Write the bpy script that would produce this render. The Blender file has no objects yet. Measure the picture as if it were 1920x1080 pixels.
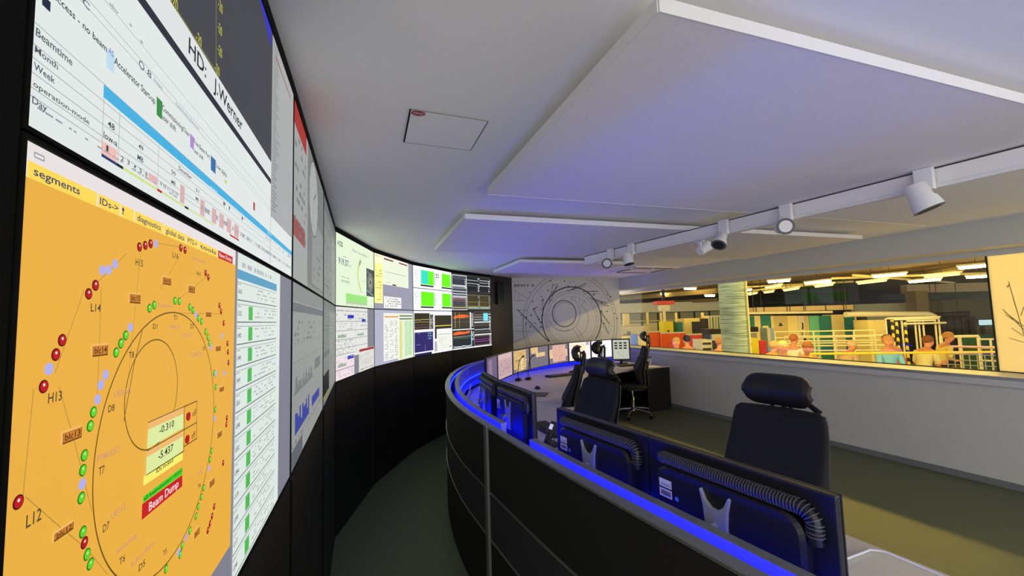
import bpy, bmesh, math, random
from mathutils import Vector, Matrix
random.seed(7)
C = bpy.context.scene.collection
PI = math.pi

# ------------------------------------------------------------------ camera, world, exposure
FPX, PITCH, ROLL, EYE = 786.7, 0.07296, -0.02889, 1.6
_f = Vector((0, math.cos(PITCH), math.sin(PITCH)))
_u0 = Vector((0, -math.sin(PITCH), math.cos(PITCH)))
_r0 = Vector((1, 0, 0))
_r = _r0 * math.cos(ROLL) + _u0 * math.sin(ROLL)
_u = -_r0 * math.sin(ROLL) + _u0 * math.cos(ROLL)
CO = Vector((0, 0, EYE))
cam_d = bpy.data.cameras.new('camera'); cam = bpy.data.objects.new('camera', cam_d); C.objects.link(cam)
cam_d.sensor_width = 36.0; cam_d.lens = 36.0 * FPX / 1920.0; cam_d.clip_start = 0.02; cam_d.clip_end = 200
cam.matrix_world = Matrix(((_r.x, _u.x, -_f.x, CO.x), (_r.y, _u.y, -_f.y, CO.y), (_r.z, _u.z, -_f.z, CO.z), (0, 0, 0, 1)))
S = bpy.context.scene
S.camera = cam
S.view_settings.view_transform = 'Standard'; S.view_settings.look = 'None'
S.view_settings.exposure = 0.0; S.view_settings.gamma = 1.0; S.view_settings.use_curve_mapping = False
S.cycles.max_bounces = 7; S.cycles.diffuse_bounces = 4; S.cycles.transparent_max_bounces = 8
S.cycles.sample_clamp_indirect = 4.0
world = bpy.data.worlds.new('world'); S.world = world; world.use_nodes = True
wbg = world.node_tree.nodes['Background']
wbg.inputs[0].default_value = (1.0, 0.98, 0.93, 1); wbg.inputs[1].default_value = 2.6

def ray(x, y): return _f + _r * ((x - 960) / FPX) - _u * ((y - 540) / FPX)
def uz(x, y, z):
    d = ray(x, y); return CO + d * ((z - EYE) / d.z)
def at(x, y, Y):
    d = ray(x, y); return CO + d * (Y / d.y)
def onplane(x, y, p0, n):
    d = ray(x, y); return CO + d * ((p0 - CO).dot(n) / d.dot(n))

# ------------------------------------------------------------------ materials
def lin(c):
    return tuple(((v / 255) / 12.92 if v / 255 <= 0.04045 else ((v / 255 + 0.055) / 1.055) ** 2.4) for v in c)
MATS = {}
def mat(name, rgb, rough=0.6, metal=0.0, noise=0.0, scale=40.0, bump=0.0, spec=0.4):
    if name in MATS: return MATS[name]
    m = bpy.data.materials.new(name); m.use_nodes = True; nt = m.node_tree; b = nt.nodes['Principled BSDF']
    col = lin(rgb)
    b.inputs['Base Color'].default_value = (*col, 1); b.inputs['Roughness'].default_value = rough
    b.inputs['Metallic'].default_value = metal; b.inputs['Specular IOR Level'].default_value = spec
    if noise or bump:
        tc = nt.nodes.new('ShaderNodeTexCoord'); nz = nt.nodes.new('ShaderNodeTexNoise'); nz.inputs['Scale'].default_value = scale
        nz.inputs['Detail'].default_value = 3
        nt.links.new(tc.outputs['Object'], nz.inputs['Vector'])
        if noise:
            rp = nt.nodes.new('ShaderNodeMapRange'); rp.inputs['To Min'].default_value = 1 - noise; rp.inputs['To Max'].default_value = 1 + noise
            nt.links.new(nz.outputs['Fac'], rp.inputs['Value'])
            mx = nt.nodes.new('ShaderNodeVectorMath'); mx.operation = 'SCALE'; mx.inputs[0].default_value = col
            nt.links.new(rp.outputs[0], mx.inputs['Scale']); nt.links.new(mx.outputs[0], b.inputs['Base Color'])
        if bump:
            bp = nt.nodes.new('ShaderNodeBump'); bp.inputs['Strength'].default_value = bump; bp.inputs['Distance'].default_value = 0.002
            nt.links.new(nz.outputs['Fac'], bp.inputs['Height']); nt.links.new(bp.outputs[0], b.inputs['Normal'])
    MATS[name] = m; return m
def emi(rgb, k=1.0):
    key = 'glow_%d_%d_%d_%d' % (*rgb, int(k * 100))
    if key in MATS: return MATS[key]
    m = bpy.data.materials.new(key); m.use_nodes = True; b = m.node_tree.nodes['Principled BSDF']
    b.inputs['Base Color'].default_value = (0.01, 0.01, 0.01, 1); b.inputs['Roughness'].default_value = 0.5; b.inputs['Specular IOR Level'].default_value = 0.1
    b.inputs['Emission Color'].default_value = (*lin(rgb), 1); b.inputs['Emission Strength'].default_value = k
    MATS[key] = m; return m

# ------------------------------------------------------------------ mesh helper
class MB:
    def __init__(s): s.v = []; s.f = []; s.m = []; s.mats = []; s.sm = []
    def mi(s, m):
        if m not in s.mats: s.mats.append(m)
        return s.mats.index(m)
    def add(s, vs, fs, m, smooth=False):
        o = len(s.v); s.v += [tuple(v) for v in vs]; k = s.mi(m)
        for f in fs: s.f.append([o + i for i in f]); s.m.append(k); s.sm.append(smooth)
        return s
    def box(s, c, size, m, M=None):
        hx, hy, hz = [a / 2 for a in size]; c = Vector(c)
        vs = [Vector((x * hx, y * hy, z * hz)) for x in (-1, 1) for y in (-1, 1) for z in (-1, 1)]
        if M is not None: vs = [M @ v for v in vs]
        vs = [v + c for v in vs]
        return s.add(vs, [(0, 1, 3, 2), (4, 6, 7, 5), (0, 4, 5, 1), (2, 3, 7, 6), (0, 2, 6, 4), (1, 5, 7, 3)], m)
    def prism(s, pts, z0, z1, m):           # pts: list of xy, ccw
        n = len(pts); vs = [(x, y, z0) for x, y in pts] + [(x, y, z1) for x, y in pts]
        fs = [tuple(range(n - 1, -1, -1)), tuple(range(n, 2 * n))] + [(i, (i + 1) % n, n + (i + 1) % n, n + i) for i in range(n)]
        return s.add(vs, fs, m)
    def tube(s, pts, r, m, seg=10, caps=True, smooth=True):
        pts = [Vector(p) for p in pts]; rs = r if isinstance(r, (list, tuple)) else [r] * len(pts)
        rings = []; up = None
        for i, p in enumerate(pts):
            t = (pts[min(i + 1, len(pts) - 1)] - pts[max(i - 1, 0)]).normalized()
            if up is None: up = Vector((0, 0, 1)) if abs(t.z) < 0.9 else Vector((1, 0, 0))
            a = t.cross(up).normalized(); b = a.cross(t).normalized(); up = b
            rings.append([p + (a * math.cos(2 * PI * k / seg) + b * math.sin(2 * PI * k / seg)) * rs[i] for k in range(seg)])
        vs = [v for ring in rings for v in ring]; fs = []
        for i in range(len(pts) - 1):
            for k in range(seg):
                k2 = (k + 1) % seg; fs.append((i * seg + k, i * seg + k2, (i + 1) * seg + k2, (i + 1) * seg + k))
        s.add(vs, fs, m, smooth)
        if caps:
            s.add(rings[0], [tuple(range(seg - 1, -1, -1))], m); s.add(rings[-1], [tuple(range(seg))], m)
        return s
    def ell(s, c, rad, m, nu=14, nv=9, M=None, v0=0.0, v1=1.0):
        c = Vector(c); vs = []; fs = []
        for j in range(nv + 1):
            th = PI * (v0 + (v1 - v0) * j / nv)
            for i in range(nu):
                ph = 2 * PI * i / nu
                v = Vector((rad[0] * math.sin(th) * math.cos(ph), rad[1] * math.sin(th) * math.sin(ph), rad[2] * math.cos(th)))
                if M is not None: v = M @ v
                vs.append(v + c)
        for j in range(nv):
            for i in range(nu):
                i2 = (i + 1) % nu; fs.append((j * nu + i, (j + 1) * nu + i, (j + 1) * nu + i2, j * nu + i2))
        return s.add(vs, fs, m, True)
    def xf(s, M):
        s.v = [tuple(M @ Vector(v)) for v in s.v]; return s
    def build(s, name, parent=None, bevel=0, bseg=2, loc=None, rz=0, subsurf=0):
        me = bpy.data.meshes.new(name); me.from_pydata(s.v, [], s.f); me.update()
        for m in s.mats: me.materials.append(m)
        me.polygons.foreach_set('material_index', s.m); me.polygons.foreach_set('use_smooth', s.sm)
        o = bpy.data.objects.new(name, me); C.objects.link(o)
        if parent is not None: o.parent = parent
        if loc is not None: o.location = loc
        o.rotation_euler.z = rz
        if bevel:
            b = o.modifiers.new('bevel', 'BEVEL'); b.width = bevel; b.segments = bseg; b.limit_method = 'ANGLE'; b.angle_limit = 0.6
        if subsurf:
            b = o.modifiers.new('sub', 'SUBSURF'); b.levels = subsurf; b.render_levels = subsurf
        return o
def thing(name, label, cat, loc=(0, 0, 0), rz=0, group=None):
    o = bpy.data.objects.new(name, None); C.objects.link(o); o.location = loc; o.rotation_euler = (0, 0, rz)
    o.empty_display_size = 0.1
    return tag(o, label, cat, group)
def tag(o, label, cat, group=None, kind=None):
    o['label'] = label; o['category'] = cat
    if group: o['group'] = group
    if kind: o['kind'] = kind
    return o
def struct(o): o['kind'] = 'structure'; return o
def dup(root, loc=None, rz=None):
    r = root.copy(); C.objects.link(r)
    if loc is not None: r.location = loc
    if rz is not None: r.rotation_euler = (0, 0, rz)
    for ch in list(root.children):
        c = ch.copy(); C.objects.link(c); c.parent = r
        for g in ch.children:
            d = g.copy(); C.objects.link(d); d.parent = c
    return r
def catmull(pts, n=10):
    out = []; P = [Vector(p) for p in pts]; P = [2 * P[0] - P[1]] + P + [2 * P[-1] - P[-2]]
    for i in range(1, len(P) - 2):
        for k in range(n):
            t = k / n; a, b, c, d = P[i - 1:i + 3]
            out.append(0.5 * ((2 * b) + (c - a) * t + (2 * a - 5 * b + 4 * c - d) * t * t + (3 * b - 3 * c + d - a) * t ** 3))
    out.append(P[-2]); return out

# ------------------------------------------------------------------ canvas: flat printed / displayed content on a plane
_tc = {}
def text_tris(s):
    if s in _tc: return _tc[s]
    cu = bpy.data.curves.new('txt', 'FONT'); cu.body = s; cu.resolution_u = 2; cu.offset = 0.012
    ob = bpy.data.objects.new('txt', cu); C.objects.link(ob)
    dg = bpy.context.evaluated_depsgraph_get(); dg.update()
    me = ob.evaluated_get(dg).to_mesh()
    vs = [(v.co.x, v.co.y) for v in me.vertices]; fs = [tuple(p.vertices) for p in me.polygons]
    ob.evaluated_get(dg).to_mesh_clear(); bpy.data.objects.remove(ob); bpy.data.curves.remove(cu)
    if not vs: vs = [(0, 0)]; fs = []
    _tc[s] = (vs, fs); return _tc[s]
class Canvas:
    """content in metres on a plane: u to the viewer's right, v up; layers step off the plane"""
    def __init__(s, O, U, V, w, h, k=1.0, step=0.00035, lit=True, prefix='ink'):
        s.O = Vector(O); s.U = Vector(U).normalized(); s.V = Vector(V).normalized(); s.N = s.U.cross(s.V).normalized()
        s.w = w; s.h = h; s.k = k; s.step = step; s.lit = lit; s.mb = MB(); s.lay = 1; s.prefix = prefix
    def m(s, rgb):
        return emi(rgb, s.k) if s.lit else mat('%s_%d_%d_%d' % (s.prefix, *rgb), rgb, 0.7)
    def uv(s, px, py):
        p = onplane(px, py, s.O, s.N) - s.O; return (p.dot(s.U), p.dot(s.V))
    def pt(s, u, v): return s.O + s.U * u + s.V * v + s.N * (s.step * s.lay)
    def poly(s, uvs, rgb, clip=True):
        if clip: uvs = [(min(max(u, 0), s.w), min(max(v, 0), s.h)) for u, v in uvs]
        ar = sum(uvs[i - 1][0] * uvs[i][1] - uvs[i][0] * uvs[i - 1][1] for i in range(len(uvs)))
        if ar < 0: uvs = uvs[::-1]
        s.mb.add([s.pt(u, v) for u, v in uvs], [tuple(range(len(uvs)))], s.m(rgb))
    def up(s): s.lay += 1
    # normalised, v down
    def R(s, x0, y0, x1, y1, rgb): s.poly([(x0 * s.w, (1 - y0) * s.h), (x1 * s.w, (1 - y0) * s.h), (x1 * s.w, (1 - y1) * s.h), (x0 * s.w, (1 - y1) * s.h)], rgb)
    def Q(s, pxs, rgb): s.poly([s.uv(*p) for p in pxs], rgb)
    def RP(s, px0, py0, px1, py1, rgb):     # upright rectangle on the plane from two opposite photo corners
        a = s.uv(px0, py0); b = s.uv(px1, py1); s.poly([a, (b[0], a[1]), b, (a[0], b[1])], rgb)
    def line(s, uvs, wd, rgb):
        for a, b in zip(uvs[:-1], uvs[1:]):
            if not all(-1e-6 <= q[0] <= s.w + 1e-6 and -1e-6 <= q[1] <= s.h + 1e-6 for q in (a, b)): continue
            dx, dy = b[0] - a[0], b[1] - a[1]; L = math.hypot(dx, dy)
            if L < 1e-7: continue
            nx, ny = -dy / L * wd / 2, dx / L * wd / 2
            s.poly([(a[0] - nx, a[1] - ny), (b[0] - nx, b[1] - ny), (b[0] + nx, b[1] + ny), (a[0] + nx, a[1] + ny)], rgb, False)
    def LP(s, pxs, wd, rgb): s.line([s.uv(*p) for p in pxs], wd, rgb)
    def arc(s, c, r, wd, rgb, a0=0, a1=360, n=72, ry=None):
        ry = ry or r
        s.line([(c[0] + r * math.cos(math.radians(a0 + (a1 - a0) * i / n)), c[1] + ry * math.sin(math.radians(a0 + (a1 - a0) * i / n))) for i in range(n + 1)], wd, rgb)
    def disc(s, c, r, rgb, n=14, ry=None):
        ry = ry or r
        if c[0] - r < 0 or c[0] + r > s.w or c[1] - ry < 0 or c[1] + ry > s.h: return
        s.poly([(c[0] + r * math.cos(2 * PI * i / n), c[1] + ry * math.sin(2 * PI * i / n)) for i in range(n)], rgb, False)
    def text(s, t, u, v, h, rgb, w=None):   # u,v lower left, h cap height in m
        vs, fs = text_tris(t)
        xs = [q[0] for q in vs]; x0, x1 = min(xs), max(xs); sy = h / 0.70
        sx = (w / (x1 - x0)) if w else sy
        s.mb.add([s.pt(u + (q[0] - x0) * sx, v + q[1] * sy) for q in vs], fs, s.m(rgb))
    def TP(s, t, pl, pr, hp, rgb):          # photo: left baseline, right baseline, cap height in px at the left
        a = s.uv(*pl); b = s.uv(*pr); c = s.uv(pl[0], pl[1] - hp)
        if a[0] < -0.012 or a[1] < 0: return
        a = (max(a[0], 0.001), a[1])
        s.text(t, a[0], a[1], c[1] - a[1], rgb, b[0] - a[0])
    def TN(s, t, x, y, h, rgb, w=None): s.text(t, x * s.w, (1 - y) * s.h, h * s.h, rgb, w * s.w if w else None)
    def scrib(s, x0, y0, x1, y1, rows, rgb, fill=0.5, cw=0.03, seed=1):   # rows of short word-like dashes
        rn = random.Random(seed)
        for r in range(rows):
            y = y0 + (y1 - y0) * (r + 0.5) / rows; hh = (y1 - y0) / rows * 0.22; x = x0
            while x < x1 - 0.004:
                l = cw * rn.uniform(0.3, 1.2)
                if rn.random() < fill: s.R(x, y - hh, min(x + l, x1), y + hh, rgb)
                x += l + cw * 0.25
    def wave(s, x0, y0, x1, y1, rgb, n=24, wd=0.003, amp=1.0, seed=1, base=0.5):
        rn = random.Random(seed); pts = []; b = base
        for i in range(n + 1):
            pts.append(((x0 + (x1 - x0) * i / n) * s.w, (1 - (y0 + (y1 - y0) * (b + amp * (rn.random() - .5)))) * s.h))
        s.line(pts, wd, rgb)
    def build(s, name, parent=None): return s.mb.build(name, parent)

# ------------------------------------------------------------------ shared materials
M_ceil = mat('white_ceiling_paint', (250, 250, 250), 0.9, noise=0.02, scale=8, bump=0.1)
M_sail = mat('white_acoustic_fabric', (243, 241, 240), 0.95, noise=0.03, scale=120, bump=0.2)
M_wall = mat('grey_white_wall_paint', (205, 206, 202), 0.9, noise=0.03, scale=10, bump=0.15)
M_floor = mat('grey_linoleum', (92, 98, 76), 0.55, noise=0.06, scale=30, bump=0.1)
M_base = mat('grey_skirting', (120, 124, 126), 0.5)
M_black = mat('black_laminate', (20, 19, 17), 0.6, noise=0.1, scale=60)
M_frame = mat('black_steel_frame', (6, 6, 6), 0.8, spec=0.15)
M_bez = mat('black_plastic', (18, 18, 20), 0.4, noise=0.05, scale=90)
M_alu = mat('brushed_aluminium', (190, 192, 192), 0.35, 0.85, noise=0.04, scale=200)
M_cap = mat('grey_metal_cap', (140, 142, 144), 0.4, 0.5)
M_fab = mat('black_acoustic_panel', (24, 24, 25), 0.9, noise=0.15, scale=300, bump=0.3)
M_fab2 = mat('dark_grey_panel', (52, 53, 55), 0.8, noise=0.1, scale=300)
M_desk = mat('light_grey_worktop', (186, 180, 176), 0.55, noise=0.03, scale=120)
M_white = mat('white_powder_coat', (236, 236, 238), 0.5)
M_seat = mat('black_chair_fabric', (20, 20, 22), 0.85, noise=0.2, scale=400, bump=0.4)
M_leather = mat('black_chair_leather', (22, 22, 24), 0.42, noise=0.1, scale=60, bump=0.2)
M_chrome = mat('polished_aluminium', (205, 205, 205), 0.2, 0.95)
M_grey = mat('mid_grey_plastic', (96, 98, 100), 0.5)
M_silver = mat('silver_plastic', (170, 174, 182), 0.35, 0.4)
M_label = mat('white_sticker', (225, 225, 230), 0.5)
M_ink = mat('black_print', (25, 25, 28), 0.6)
M_redst = mat('red_sticker', (170, 22, 28), 0.5)
M_slot = mat('dark_slot', (40, 42, 42), 0.7)

# ------------------------------------------------------------------ room shell
CEIL = 2.368
K = Vector((2.2, 8.6, 0)); TD = Vector((0.395, -0.9187, 0)).normalized(); ND = Vector((0.9187, 0.395, 0)).normalized()
def W(t, n, z): return K + TD * t + ND * n + Vector((0, 0, z))
ZHEAD, ZSILL = 2.12, 0.968
VW = [(-0.3354, 0.2800), (-0.673, 1.281), (-1.024, 2.272), (-1.377, 3.262), (-1.421, 4.312), (-1.267, 5.352), (-0.914, 6.343), (-0.372, 7.244)]
VEND = (0.0, 7.86)
fl = [(-1.2, -2.5), (5.4, -2.5), (5.9, 0.0), (2.26, 8.66), (0.0, 8.0), (-1.7, 6.6), (-1.9, 3.2)]
struct(MB().prism(fl, -0.12, 0, M_floor).build('floor'))
struct(MB().prism([(-1.9, -1.0), (5.6, -1.0), (5.9, 0.05), (2.3, 8.75), (0.0, 8.1), (-1.9, 6.6)], CEIL, CEIL + 0.12, M_ceil).build('ceiling'))
def wseg(mb, t0, t1, n0, n1, z0, z1, m):
    vs = [W(t, n, z) for t in (t0, t1) for n in (n0, n1) for z in (z0, z1)]
    return mb.add(vs, [(0, 1, 3, 2), (4, 6, 7, 5), (0, 4, 5, 1), (2, 3, 7, 6), (0, 2, 6, 4), (1, 5, 7, 3)], m)
T1 = 9.3
wr = MB(); wseg(wr, -0.45, T1, 0, 0.36, 0, ZSILL - 0.03, M_wall); wseg(wr, -0.45, T1, 0, 0.36, ZHEAD, CEIL, M_wall); wseg(wr, 8.4, T1, 0, 0.36, ZSILL - 0.03, ZHEAD, M_wall)
struct(wr.build('wall_right'))
wl = MB()
a, b = Vector((*VEND, 0)), K.copy()
dd = (b - a).normalized(); nn = Vector((-dd.y, dd.x, 0))
MUR_O = a.copy(); MUR_D = dd.copy(); MUR_L = (b - a).length
vs = [a, b - dd * 0.001, b - dd * 0.001 + nn * 0.12, a + nn * 0.12]
wl.add([v + Vector((0, 0, z)) for v in vs for z in (0, CEIL)], [(0, 1, 3, 2), (2, 3, 5, 4), (4, 5, 7, 6), (6, 7, 1, 0), (1, 7, 5, 3), (0, 2, 4, 6)], M_wall)
struct(wl.build('wall_back'))
struct(wseg(MB(), 0.9, T1, -0.012, -0.001, 0.001, 0.06, M_base).build('baseboard_right'))
# window sill board with a nose, and a slim frame
M_sill = mat('white_window_board', (205, 206, 208), 0.5)
sl = MB(); wseg(sl, 0.02, 8.4, -0.035, -0.001, 0.885, ZSILL, M_sill); wseg(sl, -0.44, 8.4, 0.002, 0.33, ZSILL - 0.03 + 0.001, ZSILL + 0.002, M_sill); wseg(sl, 0.02, 8.4, -0.035, 0.002, ZSILL - 0.03 + 0.001, ZSILL + 0.002, M_sill)
fr = MB(); wseg(fr, -0.44, 8.4, 0.315, 0.355, ZHEAD - 0.055, ZHEAD - 0.001, M_sill); wseg(fr, -0.44, 8.4, 0.331, 0.355, ZSILL + 0.003, ZSILL + 0.012, M_slot)
TP_ = (onplane(1862, 600, W(0, 0.337, 0), ND) - K).dot(TD)     # joint between the clear pane and the printed one
wseg(fr, TP_ - 0.006, TP_ + 0.006, 0.328, 0.352, ZSILL + 0.012, ZHEAD - 0.055, M_slot)
mg = bpy.data.materials.new('clear_glass'); mg.use_nodes = True; nt = mg.node_tree; nt.nodes.clear()
o_ = nt.nodes.new('ShaderNodeOutputMaterial'); mx = nt.nodes.new('ShaderNodeMixShader'); tr = nt.nodes.new('ShaderNodeBsdfTransparent'); gl = nt.nodes.new('ShaderNodeBsdfGlossy')
tr.inputs[0].default_value = (0.97, 0.98, 0.96, 1); gl.inputs['Roughness'].default_value = 0.0
lw = nt.nodes.new('ShaderNodeLayerWeight'); pw = nt.nodes.new('ShaderNodeMath'); pw.operation = 'POWER'; pw.inputs[1].default_value = 4.0; ml = nt.nodes.new('ShaderNodeMath'); ml.operation = 'MULTIPLY_ADD'; ml.inputs[1].default_value = 0.45; ml.inputs[2].default_value = 0.012
nt.links.new(lw.outputs['Facing'], pw.inputs[0]); nt.links.new(pw.outputs[0], ml.inputs[0]); nt.links.new(ml.outputs[0], mx.inputs[0]); nt.links.new(tr.outputs[0], mx.inputs[1]); nt.links.new(gl.outputs[0], mx.inputs[2]); nt.links.new(mx.outputs[0], o_.inputs[0])
win = struct(fr.build('window_1'))
wseg(MB(), -0.44, TP_ - 0.006, 0.338, 0.342, ZSILL + 0.012, ZHEAD - 0.055, mg).build('clear_pane', win)
so = sl.build('window_sill', win); so['label'] = 'white window board with a rounded nose'
# printed translucent film on the right pane (the accelerator drawing continues on it)
mf = bpy.data.materials.new('translucent_film'); mf.use_nodes = True; nt = mf.node_tree; b_ = nt.nodes['Principled BSDF']
b_.inputs['Base Color'].default_value = (0.75, 0.72, 0.62, 1); b_.inputs['Roughness'].default_value = 0.8
tl = nt.nodes.new('ShaderNodeBsdfTranslucent'); tl.inputs[0].default_value = (0.95, 0.90, 0.74, 1); mx = nt.nodes.new('ShaderNodeMixShader'); mx.inputs[0].default_value = 0.72
nt.links.new(b_.outputs[0], mx.inputs[1]); nt.links.new(tl.outputs[0], mx.inputs[2]); nt.links.new(mx.outputs[0], nt.nodes['Material Output'].inputs[0])
film = wseg(MB(), TP_ + 0.006, 8.4, 0.338, 0.342, ZSILL + 0.012, ZHEAD - 0.055, mf).build('printed_pane', win)
film['label'] = 'pane covered with yellowish printed film'
cf = Canvas(W(TP_, 0.3375, ZSILL), TD, (0, 0, 1), 3.5, ZHEAD - ZSILL, lit=False, prefix='print')
cf.N = -ND
br = (150, 138, 96)
def branch(cv, pts, wd, rgb): cv.LP(pts, wd, rgb)
for pts in ([(1891, 528), (1920, 628)], [(1887, 537), (1893, 533), (1889, 540)], [(1880, 580), (1920, 618)], [(1885, 590), (1911, 607)], [(1896, 615), (1920, 630)], [(1892, 634), (1920, 642)], [(1914, 592), (1920, 575)], [(1900, 560), (1906, 580)], [(1884, 585), (1920, 612)]):
    branch(cf, pts, 0.006, br)
cf.mb.build('printed_drawing', film)

# ------------------------------------------------------------------ end wall mural (accelerator floor plan)
cm = Canvas(MUR_O - nn * 0.001, MUR_D, (0, 0, 1), MUR_L, CEIL, lit=False, prefix='mural', step=0.0004)
cm.N = -nn
gk, dk = (118, 120, 122), (62, 64, 70)
ctr = cm.uv(1058, 588); r1 = cm.uv(1080, 588)[0] - ctr[0]
cm.arc(ctr, r1, 0.016, dk); cm.arc((ctr[0] + .02, ctr[1] - .02), r1 * 0.93, 0.008, gk, 60, 220)
c2 = cm.uv(1073, 599); r2 = cm.uv(1127, 599)[0] - c2[0]
cm.arc(c2, r2, 0.022, dk, -40, 220, n=60); cm.arc(c2, r2 * 0.90, 0.006, gk, -50, 230)
cm.arc(c2, r2 * 0.82, 0.006, gk, -60, 240); cm.arc(c2, r2 * 0.70, 0.005, gk, 40, 150)
c3 = cm.uv(1072, 607); r3 = cm.uv(1157, 607)[0] - c3[0]
cm.arc(c3, r3, 0.009, gk, -30, 215); cm.arc(c3, r3 * 0.94, 0.008, gk, -30, 215)
cm.arc(c2, r2 * 0.55, 0.008, gk, -75, 50); cm.arc(ctr, r1 * 1.35, 0.008, gk, 200, 420)
def P7(x, y): return (940 + x / 7.2, 510 + y / 7.2)
for wd, pts in [(0.014, [(640, 940), (215, 505)]), (0.008, [(610, 920), (370, 700)]), (0.012, [(265, 595), (285, 570)]), (0.012, [(430, 490), (530, 700)]), (0.012, [(435, 495), (495, 468)]),
                (0.012, [(560, 600), (560, 355)]), (0.014, [(540, 390), (575, 372)]), (0.01, [(640, 430), (700, 150)]), (0.01, [(660, 400), (760, 150)]), (0.012, [(680, 290), (768, 185)]),
                (0.014, [(890, 260), (1145, 155)]), (0.01, [(960, 240), (1130, 190)]), (0.012, [(1090, 262), (1310, 262)]), (0.008, [(1110, 290), (1320, 298)]), (0.012, [(1190, 345), (1425, 420)]),
                (0.012, [(1220, 365), (1455, 462)]), (0.008, [(1250, 400), (1420, 470)]), (0.012, [(1320, 510), (1465, 700)]), (0.008, [(1350, 560), (1460, 720)]), (0.012, [(1345, 630), (1455, 835)]),
                (0.008, [(1360, 700), (1440, 840)]), (0.008, [(175, 250), (360, 360)]), (0.006, [(185, 250), (170, 385)]), (0.006, [(170, 385), (340, 385)]), (0.006, [(240, 300), (240, 380)]),
                (0.006, [(200, 520), (330, 520)]), (0.006, [(170, 720), (300, 720)]), (0.006, [(170, 800), (310, 800)]), (0.008, [(175, 945), (330, 880)]), (0.006, [(300, 620), (300, 860)]),
                (0.008, [(1010, 740), (1110, 900)]), (0.008, [(975, 780), (1060, 905)]), (0.008, [(720, 765), (840, 800)]), (0.008, [(840, 800), (975, 770)]), (0.008, [(1065, 470), (1130, 380)]),
                (0.006, [(945, 320), (950, 395)]), (0.006, [(1000, 320), (1000, 400)]), (0.006, [(1060, 340), (1050, 430)]), (0.007, [(1320, 900), (1345, 800)]), (0.007, [(700, 170), (740, 170)])]:
    cm.LP([P7(*p) for p in pts], wd, dk if wd > .0095 else gk)
rn = random.Random(4)
for k in range(90):      # measuring stations along the beamlines
    ang = rn.uniform(-20, 200); rr = r2 * rn.uniform(1.02, 1.62)
    q = (c2[0] + rr * math.cos(math.radians(ang)), c2[1] + rr * math.sin(math.radians(ang)))
    if q[1] < CEIL - .04 and q[0] < MUR_L - .03: cm.disc(q, rn.uniform(0.006, 0.017), dk, n=6)
for k in range(26):
    ang = -50 + k * 11; q0 = (c2[0] + r2 * .83 * math.cos(math.radians(ang)), c2[1] + r2 * .83 * math.sin(math.radians(ang)))
    q1 = (c2[0] + r2 * .89 * math.cos(math.radians(ang)), c2[1] + r2 * .89 * math.sin(math.radians(ang))); cm.line([q0, q1], 0.006, gk)
cm.up()
a_ = cm.uv(964, 535.5); b2_ = cm.uv(1001, 535.5); cm.text('BESSY II', a_[0], a_[1] - 0.02, 0.045, (40, 42, 52), b2_[0] - a_[0])
tag(cm.build('wall_mural'), 'large line drawing of a ring accelerator plan printed on the end wall', 'mural')

# ------------------------------------------------------------------ video wall carcass
def vdir(k):
    a = Vector((*VW[k], 0)); b = Vector((*VW[k + 1], 0)); return a, b, (b - a).normalized()
ZT, ZM, ZB = 2.330, 1.7405, 1.150
back = []
offs = []
for k in range(8):
    if k == 0: d = vdir(0)[2]
    elif k == 7: d = vdir(6)[2]
    else: d = (vdir(k - 1)[2] + vdir(k)[2]).normalized()
    offs.append(Vector((-d.y, d.x, 0)))
def ringpoly(front, depth):
    f_ = [Vector((*p, 0)) for p in front]; b_ = [p + o * depth for p, o in zip(f_, offs)]
    return f_, b_
F_, B_ = ringpoly(VW, 0.30)
mb = MB()
for z0, z1 in ((0.0, ZB - 0.004), (ZT + 0.004, CEIL - 0.001)):
    for k in range(7):
        q = [F_[k], F_[k + 1], B_[k + 1], B_[k]]
        mb.add([v + Vector((0, 0, z)) for v in q for z in (z0, z1)], [(0, 1, 3, 2), (2, 3, 5, 4), (4, 5, 7, 6), (6, 7, 1, 0), (1, 7, 5, 3), (0, 2, 4, 6)], M_black if z0 == 0 else M_frame)
# back board behind the displays
for k in range(7):
    q = [F_[k].lerp(B_[k], 0.5), F_[k + 1].lerp(B_[k + 1], 0.5), B_[k + 1], B_[k]]
    mb.add([v + Vector((0, 0, z)) for v in q for z in (ZB - 0.004, ZT + 0.004)], [(0, 1, 3, 2), (2, 3, 5, 4), (4, 5, 7, 6), (6, 7, 1, 0), (1, 7, 5, 3), (0, 2, 4, 6)], M_frame)
carc = thing('video_wall_cabinet', 'curved black cabinet carrying the big video wall displays', 'cabinet')
mb.build('body', carc)
# panel seams in the plinth
for k in range(1, 8):
    p = F_[k] - offs[k] * 0.001; MB().box((p.x, p.y, ZB / 2), (0.006, 0.006, ZB - .02), M_frame).build('panel_joint', carc)
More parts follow.
